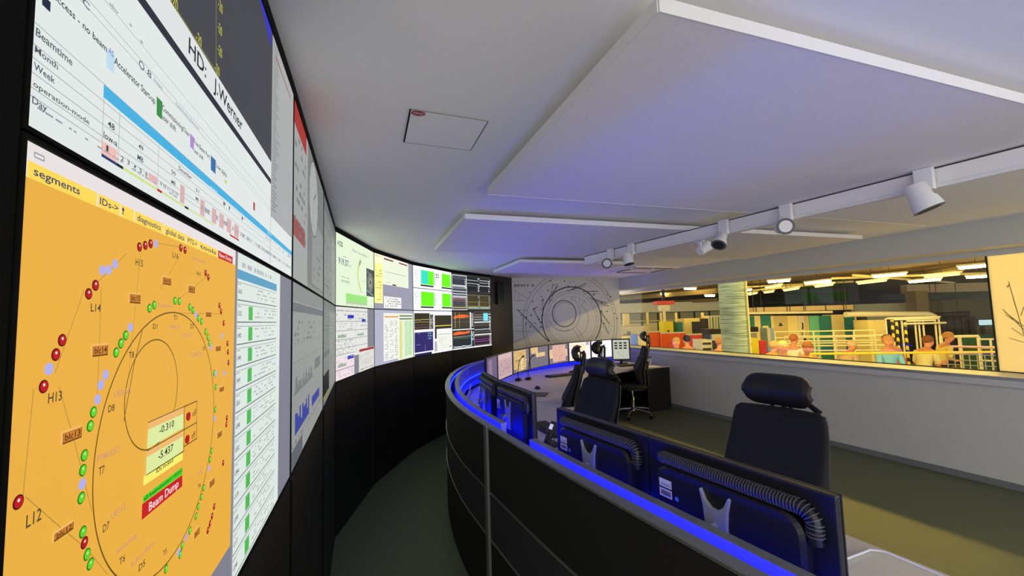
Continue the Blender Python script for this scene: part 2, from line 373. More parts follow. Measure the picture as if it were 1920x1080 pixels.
# near end panel and far end panel
a, b, d = vdir(0); p0 = a - d * 0.9; n_ = Vector((-d.y, d.x, 0)); g = a - d * 0.001
MB().add([v + Vector((0, 0, z)) for v in (p0, g, g + n_ * .3, p0 + n_ * .3) for z in (0, CEIL - 0.001)], [(0, 1, 3, 2), (2, 3, 5, 4), (4, 5, 7, 6), (6, 7, 1, 0), (1, 7, 5, 3), (0, 2, 4, 6)], M_frame).build('end_panel', carc)
a = Vector((*VW[7], 0)) + Vector((0.001, 0.002, 0)); b = Vector((*VEND, 0)); d = (b - a).normalized(); n_ = Vector((-d.y, d.x, 0)); b = b - d * 0.004
M_brown = mat('dark_brown_laminate', (44, 36, 26), 0.5, noise=0.08, scale=50)
MB().add([v + Vector((0, 0, z)) for v in (a, b, b + n_ * .12, a + n_ * .12) for z in (0, CEIL - 0.001)], [(0, 1, 3, 2), (2, 3, 5, 4), (4, 5, 7, 6), (6, 7, 1, 0), (1, 7, 5, 3), (0, 2, 4, 6)], M_brown).build('end_panel', carc)
q0 = onplane(929, 528, a, n_); q1 = onplane(942, 571, a, n_)
u0 = (q0 - a).dot(d); u1 = (q1 - a).dot(d)
Ms = Matrix.Rotation(math.atan2(d.y, d.x), 3, 'Z')
sp = thing('wall_speaker', 'slim black loudspeaker on the brown panel right of the video wall', 'speaker', loc=tuple(a + d * (u0 + u1) / 2 - n_ * 0.025 + Vector((0, 0, q1.z))), rz=math.atan2(d.y, d.x))
hs = q0.z - q1.z
MB().box((0, 0, hs / 2), (u1 - u0, 0.048, hs), M_bez).build('cabinet', sp, bevel=0.004)
gm = MB()
for i in range(12): gm.box((0, -0.0255, hs * (i + .7) / 12.5), ((u1 - u0) * .85, 0.003, hs / 30), M_grey if False else M_frame)
gm.build('grille', sp)

# ------------------------------------------------------------------ video wall displays
labels = {}
def display(k, row, label, kbright, draw, bg):
    a, b, d = vdir(k); w = (b - a).length; n_ = Vector((d.y, -d.x, 0))
    z0, z1 = (ZB, ZM) if row == 0 else (ZM, ZT)
    t = thing('video_wall_display', label, 'display', loc=tuple(a + Vector((0, 0, z0))), rz=math.atan2(d.y, d.x), group='displays of the curved video wall')
    inv = Matrix.Translation(a + Vector((0, 0, z0))) @ Matrix.Rotation(math.atan2(d.y, d.x), 4, 'Z')
    inv = inv.inverted()
    bz = 0.0035; h = z1 - z0
    g_ = 0.0012
    MB().box((w / 2, 0.0505, h / 2), (w - 2 * g_, 0.095, h - 2 * g_), M_bez).build('housing', t)
    mb = MB()
    for (cx, cz, sx, sz) in ((w / 2, bz / 2 + g_, w - 2 * g_, bz), (w / 2, h - bz / 2 - g_, w - 2 * g_, bz), (bz / 2 + g_, h / 2, bz, h - 2 * g_ - 2 * bz), (w - bz / 2 - g_, h / 2, bz, h - 2 * g_ - 2 * bz)):
        mb.box((cx, 0.001, cz), (sx, 0.004, sz), M_frame)
    mb.build('bezel', t)
    i_ = bz + g_
    cv = Canvas(a + d * i_ + Vector((0, 0, z0 + i_)) - n_ * (-0.0), d, (0, 0, 1), w - 2 * i_, h - 2 * i_, kbright)
    cv.N = n_; cv.lay = 0; cv.step = 0.0003
    cv.O = cv.O + n_ * (-0.002)
    cv.poly([(0, 0), (cv.w, 0), (cv.w, cv.h), (0, cv.h)], bg); cv.up()
    draw(cv)
    cv.mb.xf(inv); cv.mb.build('screen', t)
    return t
GREYD = (128, 128, 142); WHT = (226, 228, 226); INK = (60, 62, 70)
RED, GRN, LIL = (190, 22, 30), (96, 214, 40), (178, 176, 240)

def d0_low(c):
    OR = (236, 176, 66); YL = (252, 218, 88)
    # title strip
    c.poly([(0, c.h), (c.uv(437, 700)[0], c.h), (c.uv(437, 700)[0], c.uv(182, 388)[1]), (0, c.uv(182, 388)[1])], (234, 226, 226)); c.up()
    top = c.uv(182, 362)[1]; bot = c.uv(182, 388)[1]; uR = c.uv(437, 700)[0]; uL = 0.004
    ub = c.uv(437, 1013)[1]
    c.poly([(uL, bot), (uR, bot), (uR, ub), (uL, ub)], OR)
    # tabs
    xs = [50, 182, 225, 251, 306, 349, 371, 408, 436]; tx = ['segments', 'IDs->', '!', 'diagnostics', 'global data', 'PT2->', '!', 'tools', 'Control']
    mid = [None] * 9
    for i in range(8):
        u0 = c.uv(xs[i], 360 + (xs[i] - 182) * .46)[0] if i else uL; u1 = c.uv(xs[i + 1], 360 + (xs[i + 1] - 182) * .46)[0]
        c.poly([(u0 + .001, top), (u1 - .001, top), (u1 - .001, bot), (u0 + .001, bot)], (200, 40, 40) if i == 7 else YL)
        mid[i] = (u0, u1)
    c.up()
    for i, t in enumerate(['segments', 'IDs->', '!', 'diagnostics', 'global data', 'PT2->', 'tools', 'Beam Dump']):
        u0, u1 = mid[i]; w = (u1 - u0) * (0.62 if i == 0 else .8)
        if t == '!': w = .004
        c.text(t, u0 + (u1 - u0) * .08, bot + (top - bot) * .28, (top - bot) * .5, (70, 66, 100) if i != 7 else (240, 220, 210), w)
    # window tab on title strip
    c.LP([(62, 268), (80, 277)], 0.003, (110, 130, 180)); c.LP([(62, 285), (80, 294), (80, 302), (62, 294), (62, 285)], 0.001, (150, 150, 160))
    # rings
    def circ3(p):
        (x1, y1), (x2, y2), (x3, y3) = [c.uv(*q) for q in p]
        A = 2 * ((x2 - x1) * (y3 - y1) - (x3 - x1) * (y2 - y1))
        e, f = x2 ** 2 + y2 ** 2 - x1 ** 2 - y1 ** 2, x3 ** 2 + y3 ** 2 - x1 ** 2 - y1 ** 2
        cx = (e * (y3 - y1) - f * (y2 - y1)) / A; cy = (f * (x2 - x1) - e * (x3 - x1)) / A
        return (cx, cy), math.hypot(x1 - cx, y1 - cy)
    c1, rb = circ3([(172, 895), (325, 586), (399, 740)])
    dkl = (110, 84, 30)
    c.arc(c1, rb, 0.0016, dkl, n=120)
    c4, rs = circ3([(232, 745), (293, 637), (331, 715)])
    c.arc(c4, rs, 0.0014, dkl, n=80)
    c.LP([(230, 790), (250, 680), (265, 620)], 0.0012, dkl)
    thin = (186, 142, 60)
    for pts in ([(188, 540), (180, 745)], [(262, 475), (240, 690)], [(338, 475), (298, 545)], [(384, 520), (335, 560)], [(413, 589), (330, 587)], [(108, 725), (140, 840), (170, 960)], [(45, 932), (100, 980), (160, 1030), (200, 1078)],
                [(290, 455), (345, 465)], [(155, 545), (100, 700)], [(235, 475), (165, 545)], [(60, 730), (40, 930)]):
        c.LP(pts, 0.0008, thin)
    c.up()
    leds = {RED: [(113, 638), (101, 665), (78, 725), (30, 942), (163, 551), (176, 535), (259, 463), (270, 460), (280, 457), (337, 465), (345, 469), (384, 512), (389, 520), (350, 781), (348, 824), (155, 1018), (410, 573), (413, 584), (418, 606), (425, 644), (426, 660), (427, 680), (424, 784), (423, 796), (417, 868), (400, 950), (396, 968), (392, 982), (388, 995)],
            GRN: [(172, 773), (166, 799), (155, 854), (152, 882), (149, 934), (152, 998), (160, 1040), (166, 1058), (215, 661), (224, 644), (233, 629), (278, 578), (287, 572), (326, 564), (334, 565), (354, 576), (360, 582), (370, 597), (376, 603), (384, 622), (388, 632), (391, 643), (403, 726), (402, 768), (395, 846), (392, 862), (380, 915), (376, 932), (370, 950), (366, 968), (354, 995), (340, 1023), (336, 1040), (309, 1067), (400, 700)],
            LIL: [(88, 692), (189, 507), (201, 506), (213, 495), (290, 457), (195, 703), (186, 722), (180, 749), (151, 908), (242, 614), (366, 590), (394, 651), (403, 700), (401, 785), (390, 878), (347, 1008), (333, 1036), (415, 630), (419, 700)]}
    for col, lst in leds.items():
        for (px, py) in lst:
            q = c.uv(px, py); r = 0.0050
            if col == LIL:
                c.disc(q, r * .95, col, n=10)
            else:
                c.disc(q, r, (90, 10, 12) if col == RED else (30, 120, 20), n=16)
    c.up()
    for col, lst in leds.items():
        if col == LIL: continue
        for (px, py) in lst:
            q = c.uv(px, py); c.disc(q, 0.0039, col, n=14)
    c.up()
    for (px, py) in leds[RED] + leds[GRN]:
        q = c.uv(px, py); c.disc((q[0] - .0006, q[1] + .0013), 0.0012, (250, 225, 220) if (px, py) in leds[RED] else (200, 250, 170), n=8)
    # beamline buttons
    for (x0, y0, x1, y1, t) in [(109, 804, 147, 828, 'blc13'), (93, 988, 131, 1006, 'blc12'), (166, 645, 197, 668, 'blc14'), (237, 549, 259, 569, 'blc15'), (300, 518, 317, 534, 'blc16'), (349, 534, 362, 549, 'blc1'), (382, 583, 393, 594, 'blc2'), (401, 647, 411, 658, 'blc3'), (408, 724, 417, 734, 'blc4'), (404, 808, 413, 820, 'blc5'), (389, 898, 399, 912, 'blc6'), (360, 992, 371, 1006, 'blc7')]:
        a = c.uv((x0 + x1) / 2, y0); b = c.uv((x0 + x1) / 2, y1); ul = c.uv(x0, (y0 + y1) / 2)[0]; ur = c.uv(x1, (y0 + y1) / 2)[0]
        c.poly([(ul, a[1]), (ur, a[1]), (ur, b[1]), (ul, b[1])], (246, 190, 110))
        s0 = c.lay; c.up(); e = .0015
        c.poly([(ul + e, a[1] - e), (ur, a[1] - e), (ur, b[1]), (ul + e, b[1])], (120, 70, 20)); c.up()
        c.poly([(ul + e, a[1] - e), (ur - e, a[1] - e), (ur - e, b[1] + e), (ul + e, b[1] + e)], (206, 130, 44)); c.up()
        c.text(t, ul + .003, b[1] + (a[1] - b[1]) * .25, (a[1] - b[1]) * .5, (70, 40, 20), ur - ul - .006); c.lay = s0
    for t, l, r, h, col in [('H13', (84, 757), (110, 752), 19, 0), ('L12', (42, 992), (71, 980), 24, 0), ('L14', (165, 584), (184, 583), 15, 0), ('H15', (250, 497), (264, 498), 13, 0), ('L16', (320, 482), (331, 483), 10, 0), ('H1', (366, 516), (373, 518), 8, 0),
                            ('D8', (198, 774), (210, 770), 13, 0), ('T8', (237, 672), (247, 671), 12, 0), ('T7', (180, 893), (191, 889), 15, 0), ('D7', (188, 1000), (200, 993), 14, 0), ('T6', (219, 1062), (230, 1055), 13, 0), ('D5', (256, 1073), (268, 1066), 12, 0),
                            ('D1', (283, 617), (291, 617), 10, 0), ('T1', (322, 600), (329, 600), 9, 0), ('D2', (354, 616), (360, 616), 9, 0), ('T4', (368, 918), (373, 916), 8, 0), ('T5', (302, 1045), (309, 1041), 10, 0), ('D3', (377, 657), (382, 657), 7, 0),
                            ('UE56/1', (209, 746), (240, 738), 11, 1), ('PTMULS/2', (177, 868), (219, 848), 12, 1), ('UE112', (203, 975), (231, 958), 12, 1), ('femtoslicing', (213, 1042), (252, 1015), 10, 1), ('Landau', (242, 1064), (285, 1032), 10, 1),
                            ('PTMULS/1', (313, 617), (334, 618), 7, 1), ('U125/1', (338, 632), (355, 633), 7, 1), ('Femto', (292, 575), (319, 577), 7, 1), ('transfer', (357, 486), (383, 492), 7, 1), ('UE52', (354, 670), (376, 668), 7, 1), ('UE49', (340, 1020), (350, 1012), 9, 1), ('U41', (368, 895), (376, 890), 9, 1)]:
        c.TP(t, l, r, h, (84, 70, 50) if not col else (208, 150, 118))
    # value boxes
    c.up()
    c.Q([(273, 793), (341, 763), (340, 775), (273, 806)], (240, 186, 110)); c.Q([(273, 806), (340, 776), (340, 803), (271, 842)], (222, 236, 160))
    c.Q([(270, 846), (340, 806), (340, 818), (270, 858)], (240, 186, 110)); c.Q([(270, 858), (340, 818), (339, 846), (269, 892)], (222, 236, 160))
    c.Q([(265, 893), (339, 849), (339, 862), (264, 912)], (250, 240, 110))
    c.Q([(264, 932), (338, 876), (338, 890), (263, 944)], (70, 210, 40)); c.Q([(262, 946), (338, 891), (338, 912), (261, 976)], (200, 30, 34))
    c.LP([(273, 793), (366, 752)], .0012, (60, 50, 30)); c.LP([(366, 752), (365, 822)], .0012, (60, 50, 30)); c.LP([(342, 763), (341, 846)], .0012, (60, 50, 30)); c.LP([(271, 846), (366, 792)], .0012, (60, 50, 30)); c.LP([(269, 892), (341, 846)], .0012, (60, 50, 30)); c.LP([(341, 838), (366, 822)], .0012, (60, 50, 30))
    c.up()
    c.TP('-0.310', (294, 814), (322, 800), 13, (30, 40, 30)); c.TP('-5.437', (292, 863), (320, 846), 14, (30, 40, 30))
    c.TP('IDs locked', (288, 888), (320, 868), 8, (60, 60, 20)); c.TP('all beamshutters closed', (265, 940), (337, 884), 7, (20, 80, 10))
    c.TP('Beam Dump', (274, 960), (330, 919), 16, (250, 225, 225))
    for p in ((350, 781), (348, 824)):
        q = c.uv(*p); c.disc(q, .0058, (190, 22, 30)); c.text('off', q[0] + .012, q[1] - .003, .008, (110, 70, 30), .012)
    # second window: insertion devices list
    ua, ub2 = c.uv(441, 700)[0], c.uv(516, 700)[0]
    c.lay = 2
    c.poly([(ua, c.h), (c.uv(524, 600)[0], c.h), (c.uv(524, 600)[0], 0), (ua, 0)], (222, 232, 226))
    c.up(); hy0, hy1 = c.uv(445, 504)[1], c.uv(445, 522)[1]
    c.poly([(ua, hy0), (ub2, hy0), (ub2, hy1), (ua, hy1)], (92, 160, 196))
    c.scrib(ua / c.w + .02, 1 - (c.uv(445, 494)[1]) / c.h - .02, (ub2) / c.w - .05, 1 - (c.uv(445, 494)[1]) / c.h + .015, 1, (170, 175, 180), .5, .01)
    rows = ['AUX', 'U125/2', 'U49/2', 'U41', 'U49/1', 'UE56/1', 'UE48', 'UE52', 'UE46', 'U139', 'UE49', 'U17', 'UE48', 'UE112', 'U49']
    y = c.uv(445, 526)[1]; st = (c.uv(445, 569)[1] - c.uv(445, 611)[1])
    for i, t in enumerate(rows):
        v1 = y - i * st; v0 = v1 - st * .86
        if v0 < 0: break
        c.line([(ua + .002, v0), (ub2, v0)], .0022, (112, 118, 118)); c.line([(ua + .002, v1 - .002), (ub2, v1 - .002)], .001, (130, 136, 136)); c.line([(ua + .002, v0), (ua + .002, v1)], .0010, (165, 170, 170))
        c.text(t, ua + .006, v0 + st * .3, st * .2, (60, 60, 64), .024)
        c.line([(ua + .004, v1 - st * .14), (ua + .024, v1 - st * .14)], .0012, (120, 124, 124))
        if i: c.poly([(ua + (ub2 - ua) * .23, v0 + st * .1), (ua + (ub2 - ua) * .32, v0 + st * .1), (ua + (ub2 - ua) * .32, v1 - st * .1), (ua + (ub2 - ua) * .23, v1 - st * .1)], (80, 186, 84))
        for j in range(3):
            y_ = 1 - (v1 - st * (.2 + .2 * j)) / c.h
            c.scrib((ua + (ub2 - ua) * .38) / c.w, y_ - .006, ub2 / c.w - .005, y_ + .006, 1, (168, 174, 172), .45, .014, seed=i * 5 + j)
    c.poly([(c.uv(441, 700)[0] - .008, c.h), (ua, c.h), (ua, 0), (c.uv(441, 700)[0] - .008, 0)], (140, 140, 150))

def d0_up(c):
    lg = (176, 182, 180)
    # white schedule page fills the lower left
    c.up()
    # "HD" line window, dark plot window, from photo corners
    uR = c.uv(508, 300)[0]
    vb = c.uv(300, 70)[1]
    # boundaries in metres
    v_dark0 = c.uv(440, 262)[1]          # dark underline (bottom)
    v_dark1 = c.uv(440, 250)[1]
    v_wh1 = c.uv(440, 214)[1]
    v1 = c.uv(505, 322)[1]; v2 = c.uv(500, 300)[1]
    vt = c.uv(505, 292)[1]
    c.up()
    vA = c.uv(505, 338)[1]; vB = c.uv(505, 325)[1]; vC = c.uv(505, 300)[1]
    c.lay = 2
    V = [c.uv(398, 195)[1], c.uv(398, 180)[1], c.uv(398, 128)[1]]
    c.poly([(0, V[0]), (uR, V[0]), (uR, V[1]), (0, V[1])], (40, 44, 56))
    c.poly([(0, V[1]), (uR, V[1]), (uR, V[2]), (0, V[2])], (222, 226, 226))
    c.poly([(0, V[2]), (uR, V[2]), (uR, c.h), (0, c.h)], (66, 66, 74))
    c.up()
    a = c.uv(352, 100); b = c.uv(453, 248); hh = (V[2] - V[1])
    c.text('HD:   J.Werner', a[0], V[1] + hh * .28, hh * .52, (28, 30, 38), b[0] - a[0])
    for p0, p1 in (((318, 0), (405, 135)), ((404, 0), (404, 130))):
        c.LP([p0, p1], 0.003, (120, 120, 70))
    for (x, y) in ((318, 3), (366, 75), (408, 12), (407, 55), (407, 97), (402, 132)):
        q = c.uv(x, y); c.text('-20', q[0], q[1], .016, (190, 190, 60), .02)
    # blue window upper right, pale text window at the right edge
    c.Q([(478, -40), (500, -40), (508, 50), (508, 90)], (52, 50, 190))
    c.poly([(uR, 0.12), (c.w, 0.12), (c.w, c.h), (uR, c.h)], (170, 172, 172)); c.up()
    for k in range(46):
        v = .14 + k * .0095
        c.R(uR / c.w + .01, 1 - v / c.h, uR / c.w + random.uniform(.04, .09), 1 - (v + .003) / c.h, (120, 122, 124))
    c.poly([(uR + .03, c.h - .04), (c.w - .05, c.h - .04), (c.w - .05, c.h - .034), (uR + .03, c.h - .034)], (160, 96, 90))
    c.line([(uR, .0), (uR, c.h)], .002, (110, 110, 114))
    # schedule page
    c.lay = 2
    def hl(x, y, col=(178, 184, 184), w=.0009, x1=None):
        v = c.uv(x, y)[1]; c.line([(0.002, v), (c.uv(*x1)[0] if x1 else c.w - .003, v)], w, col); return v
    for (x, y) in ((62, 40), (62, 82), (61, 108), (60, 136), (60, 165), (58, 180), (150, 0), (165, 0), (195, 0)): hl(x, y)
    c.up()
    for t, l, r, h in [('Beamtime', (64, 65), (133, 119), 16), ('Month', (62, 96), (106, 128), 13), ('Week', (60, 128), (100, 156), 14), ('operation-mode', (59, 160), (165, 230), 11), ('Day', (57, 192), (85, 208), 14)]:
        c.TP(t, l, r, h, (84, 88, 92))
    c.TP('Access - no beam', (92, -10), (198, 96), 15, (44, 48, 56)); c.TP('Accelerator Start-up', (212, 118), (289, 194), 14, (44, 48, 56))
    c.TP('Commissioning/User', (302, 205), (354, 256), 11, (60, 64, 70)); c.TP('user shift', (302, 222), (328, 248), 11, (60, 64, 70)); c.TP('Free Beam Port', (362, 268), (392, 297), 9, (60, 64, 70)); c.TP('user shift', (362, 284), (380, 300), 8, (60, 64, 70))
    c.TP('Low alpha', (404, 313), (424, 333), 9, (60, 64, 70))
    c.TP('AS', (201, 98), (211, 108), 12, (110, 130, 190))
    def pbox(x0, yt, x1, yb, col):
        a = c.uv(x0, yt); b = c.uv(x0, yb); u1 = c.uv(x1, yb)[0]; c.poly([a, (u1, a[1]), (u1, b[1]), b], col)
    pbox(76, -12, 92, 8, (30, 36, 60)); pbox(292, 180, 302, 215, (56, 140, 70)); pbox(355, 250, 362, 275, (176, 140, 210)); pbox(394, 291, 403, 318, (60, 110, 170)); pbox(420, 336, 424, 342, (190, 210, 110)); pbox(474, 378, 477, 393, (170, 60, 70))
    s0 = c.lay; c.lay = s0 - 1; pbox(198, 88, 213, 125, (190, 222, 238)); c.lay = s0
    # cyan bar
    va, vb2 = c.uv(192, 157)[1], c.uv(192, 182)[1]; u0 = c.uv(192, 170)[0]
    c.poly([(u0, va), (c.w - .004, va), (c.w - .004, vb2), (u0, vb2)], (70, 176, 224))
    c.up(); c.TP('2025', (392, 352), (406, 364), 5, (190, 230, 240)); c.TP('2026', (500, 436), (508, 442), 4, (190, 230, 240))
    # calendar
    for t, l, r, h in [('48', (199, 236), (212, 241), 12), ('low-a', (191, 257), (217, 270), 12), ('1', (196, 282), (200, 284), 11), ('49', (257, 277), (266, 282), 9), ('MB', (255, 298), (266, 304), 10), ('December', (333, 318), (357, 336), 8), ('50', (319, 324), (327, 329), 7), ('MB', (319, 343), (327, 348), 7), ('51', (365, 358), (371, 361), 6), ('MB', (365, 374), (371, 377), 6),
                       ('2', (224, 300), (229, 303), 9), ('3', (236, 307), (240, 309), 9), ('4', (248, 315), (252, 317), 8), ('5', (259, 322), (263, 324), 8), ('6', (270, 329), (274, 331), 8), ('9', (298, 347), (301, 349), 7), ('10', (304, 351), (309, 353), 7), ('11', (312, 356), (316, 358), 6), ('12', (320, 361), (324, 363), 6), ('13', (327, 365), (331, 367), 6)]:
        c.TP(t, l, r, h, (56, 58, 64))
    c.lay -= 1
    pbox(188, 262, 217, 288, (240, 190, 184)); pbox(277, 323, 293, 338, (226, 180, 180)); vday = c.uv(188, 287)[1]
    vd2 = c.uv(188, 293)[1]
    def strip(xa, ya, xb, yb, col):
        c.poly([(c.uv(xa, ya)[0], vday), (c.uv(xb, yb)[0], vday), (c.uv(xb, yb)[0], vd2), (c.uv(xa, ya)[0], vd2)], col)
    strip(188, 287, 217, 305, (36, 54, 110)); strip(217, 305, 229, 312, (24, 30, 50)); strip(229, 312, 293, 352, (212, 224, 140)); strip(293, 352, 302, 357, (190, 40, 40)); strip(302, 357, 345, 385, (210, 222, 150)); strip(345, 385, 352, 390, (30, 30, 40)); strip(352, 390, 400, 420, (214, 224, 170)); strip(430, 437, 447, 448, (190, 40, 40))
    for xx, yy in ((336, 372), (374, 396), (396, 409), (410, 418), (424, 426), (438, 434)):
        a = c.uv(xx, yy - 6); b = c.uv(xx + 8, yy + 6); c.poly([(a[0], vday + .001), (b[0], vday + .001), (b[0], vday + .024), (a[0], vday + .024)], (216, 176, 176))
    c.scrib(.30, 1 - (vday + .02) / c.h, .98, 1 - (vday + .006) / c.h, 1, (150, 150, 154), .5, .005, 3)
    c.scrib(.30, 1 - (vday + .05) / c.h, .98, 1 - (vday + .038) / c.h, 1, (90, 92, 98), .10, .008, 4)
    for xx in (188, 219, 295): 
        u = c.uv(xx, 290 if xx < 200 else 305)[0]; c.line([(u, vday), (u, vb2)], .0008, (170, 175, 175))
    # browser bar marks
    c.TP('O', (258, 124), (269, 129), 16, (110, 112, 120)); c.TP('8', (274, 140), (282, 146), 13, (110, 112, 120)); c.TP('https', (287, 151), (303, 166), 7, (150, 152, 158)); c.TP('Helmholtz-Zentrum', (328, 196), (372, 245), 6, (140, 142, 150))
    c.TP('C', (152, 6), (166, 14), 14, (100, 100, 110)); c.TP('+', (240, 47), (246, 50), 8, (120, 120, 128)); c.TP('+', (260, 78), (267, 82), 8, (120, 120, 128))
    c.TP('editor', (203, 8), (220, 22), 8, (120, 122, 130))
    c.scrib(.01, .966, .26, .972, 1, (150, 156, 160), .5, .009, 7)

def faint(seed, items):
    def f(c):
        rn = random.Random(seed)
        for it in items: c.R(*it)
        c.up()
        for j in range(5): c.scrib(.08 + .17 * j, .12, .2 + .17 * j, .9, 16, (126, 128, 128), .35, .03, seed + j)
    return f
def d1_up(c):
    c.R(0, 0, .35, 1, (176, 180, 178)); c.R(.35, 0, 1, .97, (134, 136, 136)); c.up(); c.R(0, 0, .30, .13, (184, 52, 46)); c.R(0, .65, .28, .76, (168, 88, 84)); c.R(.5, .45, .98, .95, (158, 160, 160))
    c.up(); cx, cy = .55 * c.w, .70 * c.h; r = .165
    c.disc((cx, cy), r, (186, 188, 186), n=48)
    c.up(); c.arc((cx, cy), r, .006, (90, 92, 92))
    for i in range(12):
        an = i * PI / 6; c.line([(cx + r * .85 * math.cos(an), cy + r * .85 * math.sin(an)), (cx + r * .95 * math.cos(an), cy + r * .95 * math.sin(an))], .006, (90, 92, 92))
    c.line([(cx, cy), (cx + r * .5, cy + r * .3)], .008, (60, 60, 60)); c.line([(cx, cy), (cx - r * .1, cy - r * .8)], .005, (60, 60, 60))
    c.scrib(.03, .14, .3, .75, 10, (130, 132, 132), .4, .04, 3); c.scrib(.56, .62, .95, .92, 5, (130, 132, 132), .4, .05, 5)
def d2_up(c):
    c.R(0, .3, .6, 1, (150, 152, 150)); c.R(.62, .2, 1, 1, (164, 166, 162)); c.R(0, .0, 1, .12, (120, 122, 124)); c.up(); c.scrib(.05, .35, .55, .95, 10, (118, 120, 118), .4, .05, 12); c.scrib(.66, .25, .96, .9, 8, (128, 130, 124), .4, .05, 13)
def d1_low(c):
    c.R(0, 0, 1, .1, (150, 152, 152)); c.R(0, .11, 1, .16, (122, 126, 130)); c.up()
    c.scrib(.05, .2, .6, .34, 4, (130, 132, 132), .4, .05, 3)
    for i in range(22):
        x = .06 + i * .022; c.R(x, .60 - .1 * abs(math.sin(i * .9)) * random.uniform(.3, 1), x + .018, .62, (126, 130, 128))
    c.R(.62, .50, .86, .58, (132, 134, 134)); c.R(.02, .44, .98, .443, (130, 130, 130)); c.R(.02, .34, .98, .342, (130, 130, 130))
    for i in range(11):
        x = .08 + i * .032; c.R(x, .80 - .09 * abs(math.sin(i * 1.3 + 1)), x + .03, .84, (58, 70, 170))
    c.R(.52, .76, .82, .83, (74, 84, 170)); c.R(0, .9, .25, 1, (110, 112, 118)); c.scrib(.02, .86, .9, .9, 1, (130, 130, 134), .4, .03, 9)
def d2_low(c):
    c.R(0, 0, 1, .08, (130, 132, 130)); c.R(.0, .5, .45, .56, (120, 122, 122)); c.R(0, .72, .42, .95, (44, 44, 40)); c.R(.45, .1, 1, .96, (158, 160, 154)); c.up(); c.R(.02, .92, .4, .945, (170, 170, 60)); c.scrib(.48, .15, .95, .9, 18, (130, 132, 126), .4, .04, 4); c.scrib(.03, .1, .42, .48, 9, (120, 122, 120), .4, .05, 6)
def d3_up(c):
    c.up(); c.TN('HZB', .04, .17, .07, (60, 80, 90), .11); c.TN('Photon Source BESSY II', .38, .155, .035, (130, 140, 130), .42)
    c.TN('919.37', .06, .42, .09, (70, 90, 130), .22); c.TN('kW', .29, .42, .035, (150, 160, 165), .05); c.scrib(.14, .28, .24, .31, 1, (150, 158, 150), .8, .03, 1)
    c.TN('Power now', .12, .60, .03, (150, 160, 150), .18); c.TN('total', .12, .665, .045, (150, 160, 150), .18)
    cx, cy = .72 * c.w, .5 * c.h
    pts = [((.60 - .09 * math.sin(t * PI)) * c.w, (.26 + .50 * t) * c.h) for t in [i / 20 for i in range(21)]]
    c.line(pts, .034, (196, 216, 130)); c.line([((.60 - .09 * math.sin(t * PI)) * c.w, (.26 + .50 * t) * c.h) for t in [.82 + i / 40 for i in range(8)]], .04, (150, 156, 130))
    c.R(.76, .33, .998, .80, (70, 76, 82)); c.up()
    q = (.882 * c.w, .44 * c.h); c.disc(q, .098, (120, 122, 116), n=28); c.line([(.78 * c.w, .62 * c.h), (.99 * c.w, .5 * c.h)], .02, (110, 116, 122)); c.line([(.77 * c.w, .3 * c.h), (.98 * c.w, .22 * c.h)], .02, (120, 140, 150)); c.up()
    c.disc(q, .05, (150, 148, 138), n=20); c.up(); c.disc(q, .02, (50, 52, 54), n=14)
    for i in range(26):
        x = .22 + i * .0215; c.R(x, .80 + .02 * abs(math.sin(i)), x + .0212, .93, (150, 222, 120))
    c.R(.22, .93, .78, .965, (176, 200, 160)); c.scrib(.46, .745, .8, .76, 1, (150, 160, 150), .7, .03, 2); c.scrib(.22, .97, .95, .985, 1, (150, 170, 140), .5, .03, 4); c.scrib(.64, .555, .72, .585, 1, (130, 140, 130), .6, .03, 3)
def d3_low(c):
    W_ = (220, 220, 216)
    c.R(0, 0, .79, .72, W_); c.R(0, .66, .42, 1, (232, 216, 222)); c.R(.54, .64, 1, 1, (214, 214, 206)); c.up()
    c.R(.55, .645, .99, .685, (160, 52, 48)); c.line([(.455 * c.w, c.h * .34), (.455 * c.w, c.h)], .004, (120, 126, 120))
    for y in (.05, .20, .33, .45, .57, .66, .86): c.R(.0, y, .79 if y < .6 else .43, y + .008, (140, 146, 140) if y < .8 else (130, 60, 110))
    for (x, y) in ((.26, .11), (.62, .17), (.26, .70)): c.R(x, y, x + (.15 if y != .17 else .11), y + .05, (36, 40, 180))
    for (x, y) in ((.05, .40), (.50, .40), (.05, .80)):
        for i in range(10): c.R(x + i * .018, y - .02 * random.random(), x + i * .018 + .013, y + .03, (110, 150, 110))
    for i, (a, b) in enumerate([(.02, .2), (.45, .6), (.22, .33), (.46, .56), (.58, .66), (.70, .8), (.88, .97)]): c.scrib(.02, a, .40, b, 3, (172, 176, 170), .4, .03, i)
    c.scrib(.48, .02, .78, .3, 5, (172, 176, 170), .35, .03, 14); c.scrib(.57, .72, .97, .9, 6, (180, 180, 172), .4, .04, 16); c.scrib(.57, .95, .97, .98, 1, (60, 60, 60), .6, .02, 18)
def d4_up(c):
    c.R(0, .0, .19, .90, (240, 236, 150)); c.R(.19, .02, .87, .54, (226, 234, 210)); c.R(.21, .76, .655, .98, (232, 232, 228)); c.R(0, 0, .86, .02, (240, 220, 214)); c.up()
    c.R(.22, .04, .45, .065, (110, 30, 30)); c.R(.6, .04, .84, .065, (110, 30, 30)); c.R(.03, .03, .17, .055, (110, 50, 46)); c.R(0, .0, .19, .18, (238, 236, 200)); c.R(.25, .29, .8, .297, (120, 120, 116)); c.R(.42, .51, .52, .535, (90, 30, 34))
    c.scrib(.03, .22, .17, .86, 12, (190, 180, 90), .55, .04, 5); c.scrib(.24, .78, .64, .96, 4, (110, 110, 110), .5, .02, 6); c.scrib(.22, .47, .38, .51, 1, (150, 150, 140), .5, .03, 2)
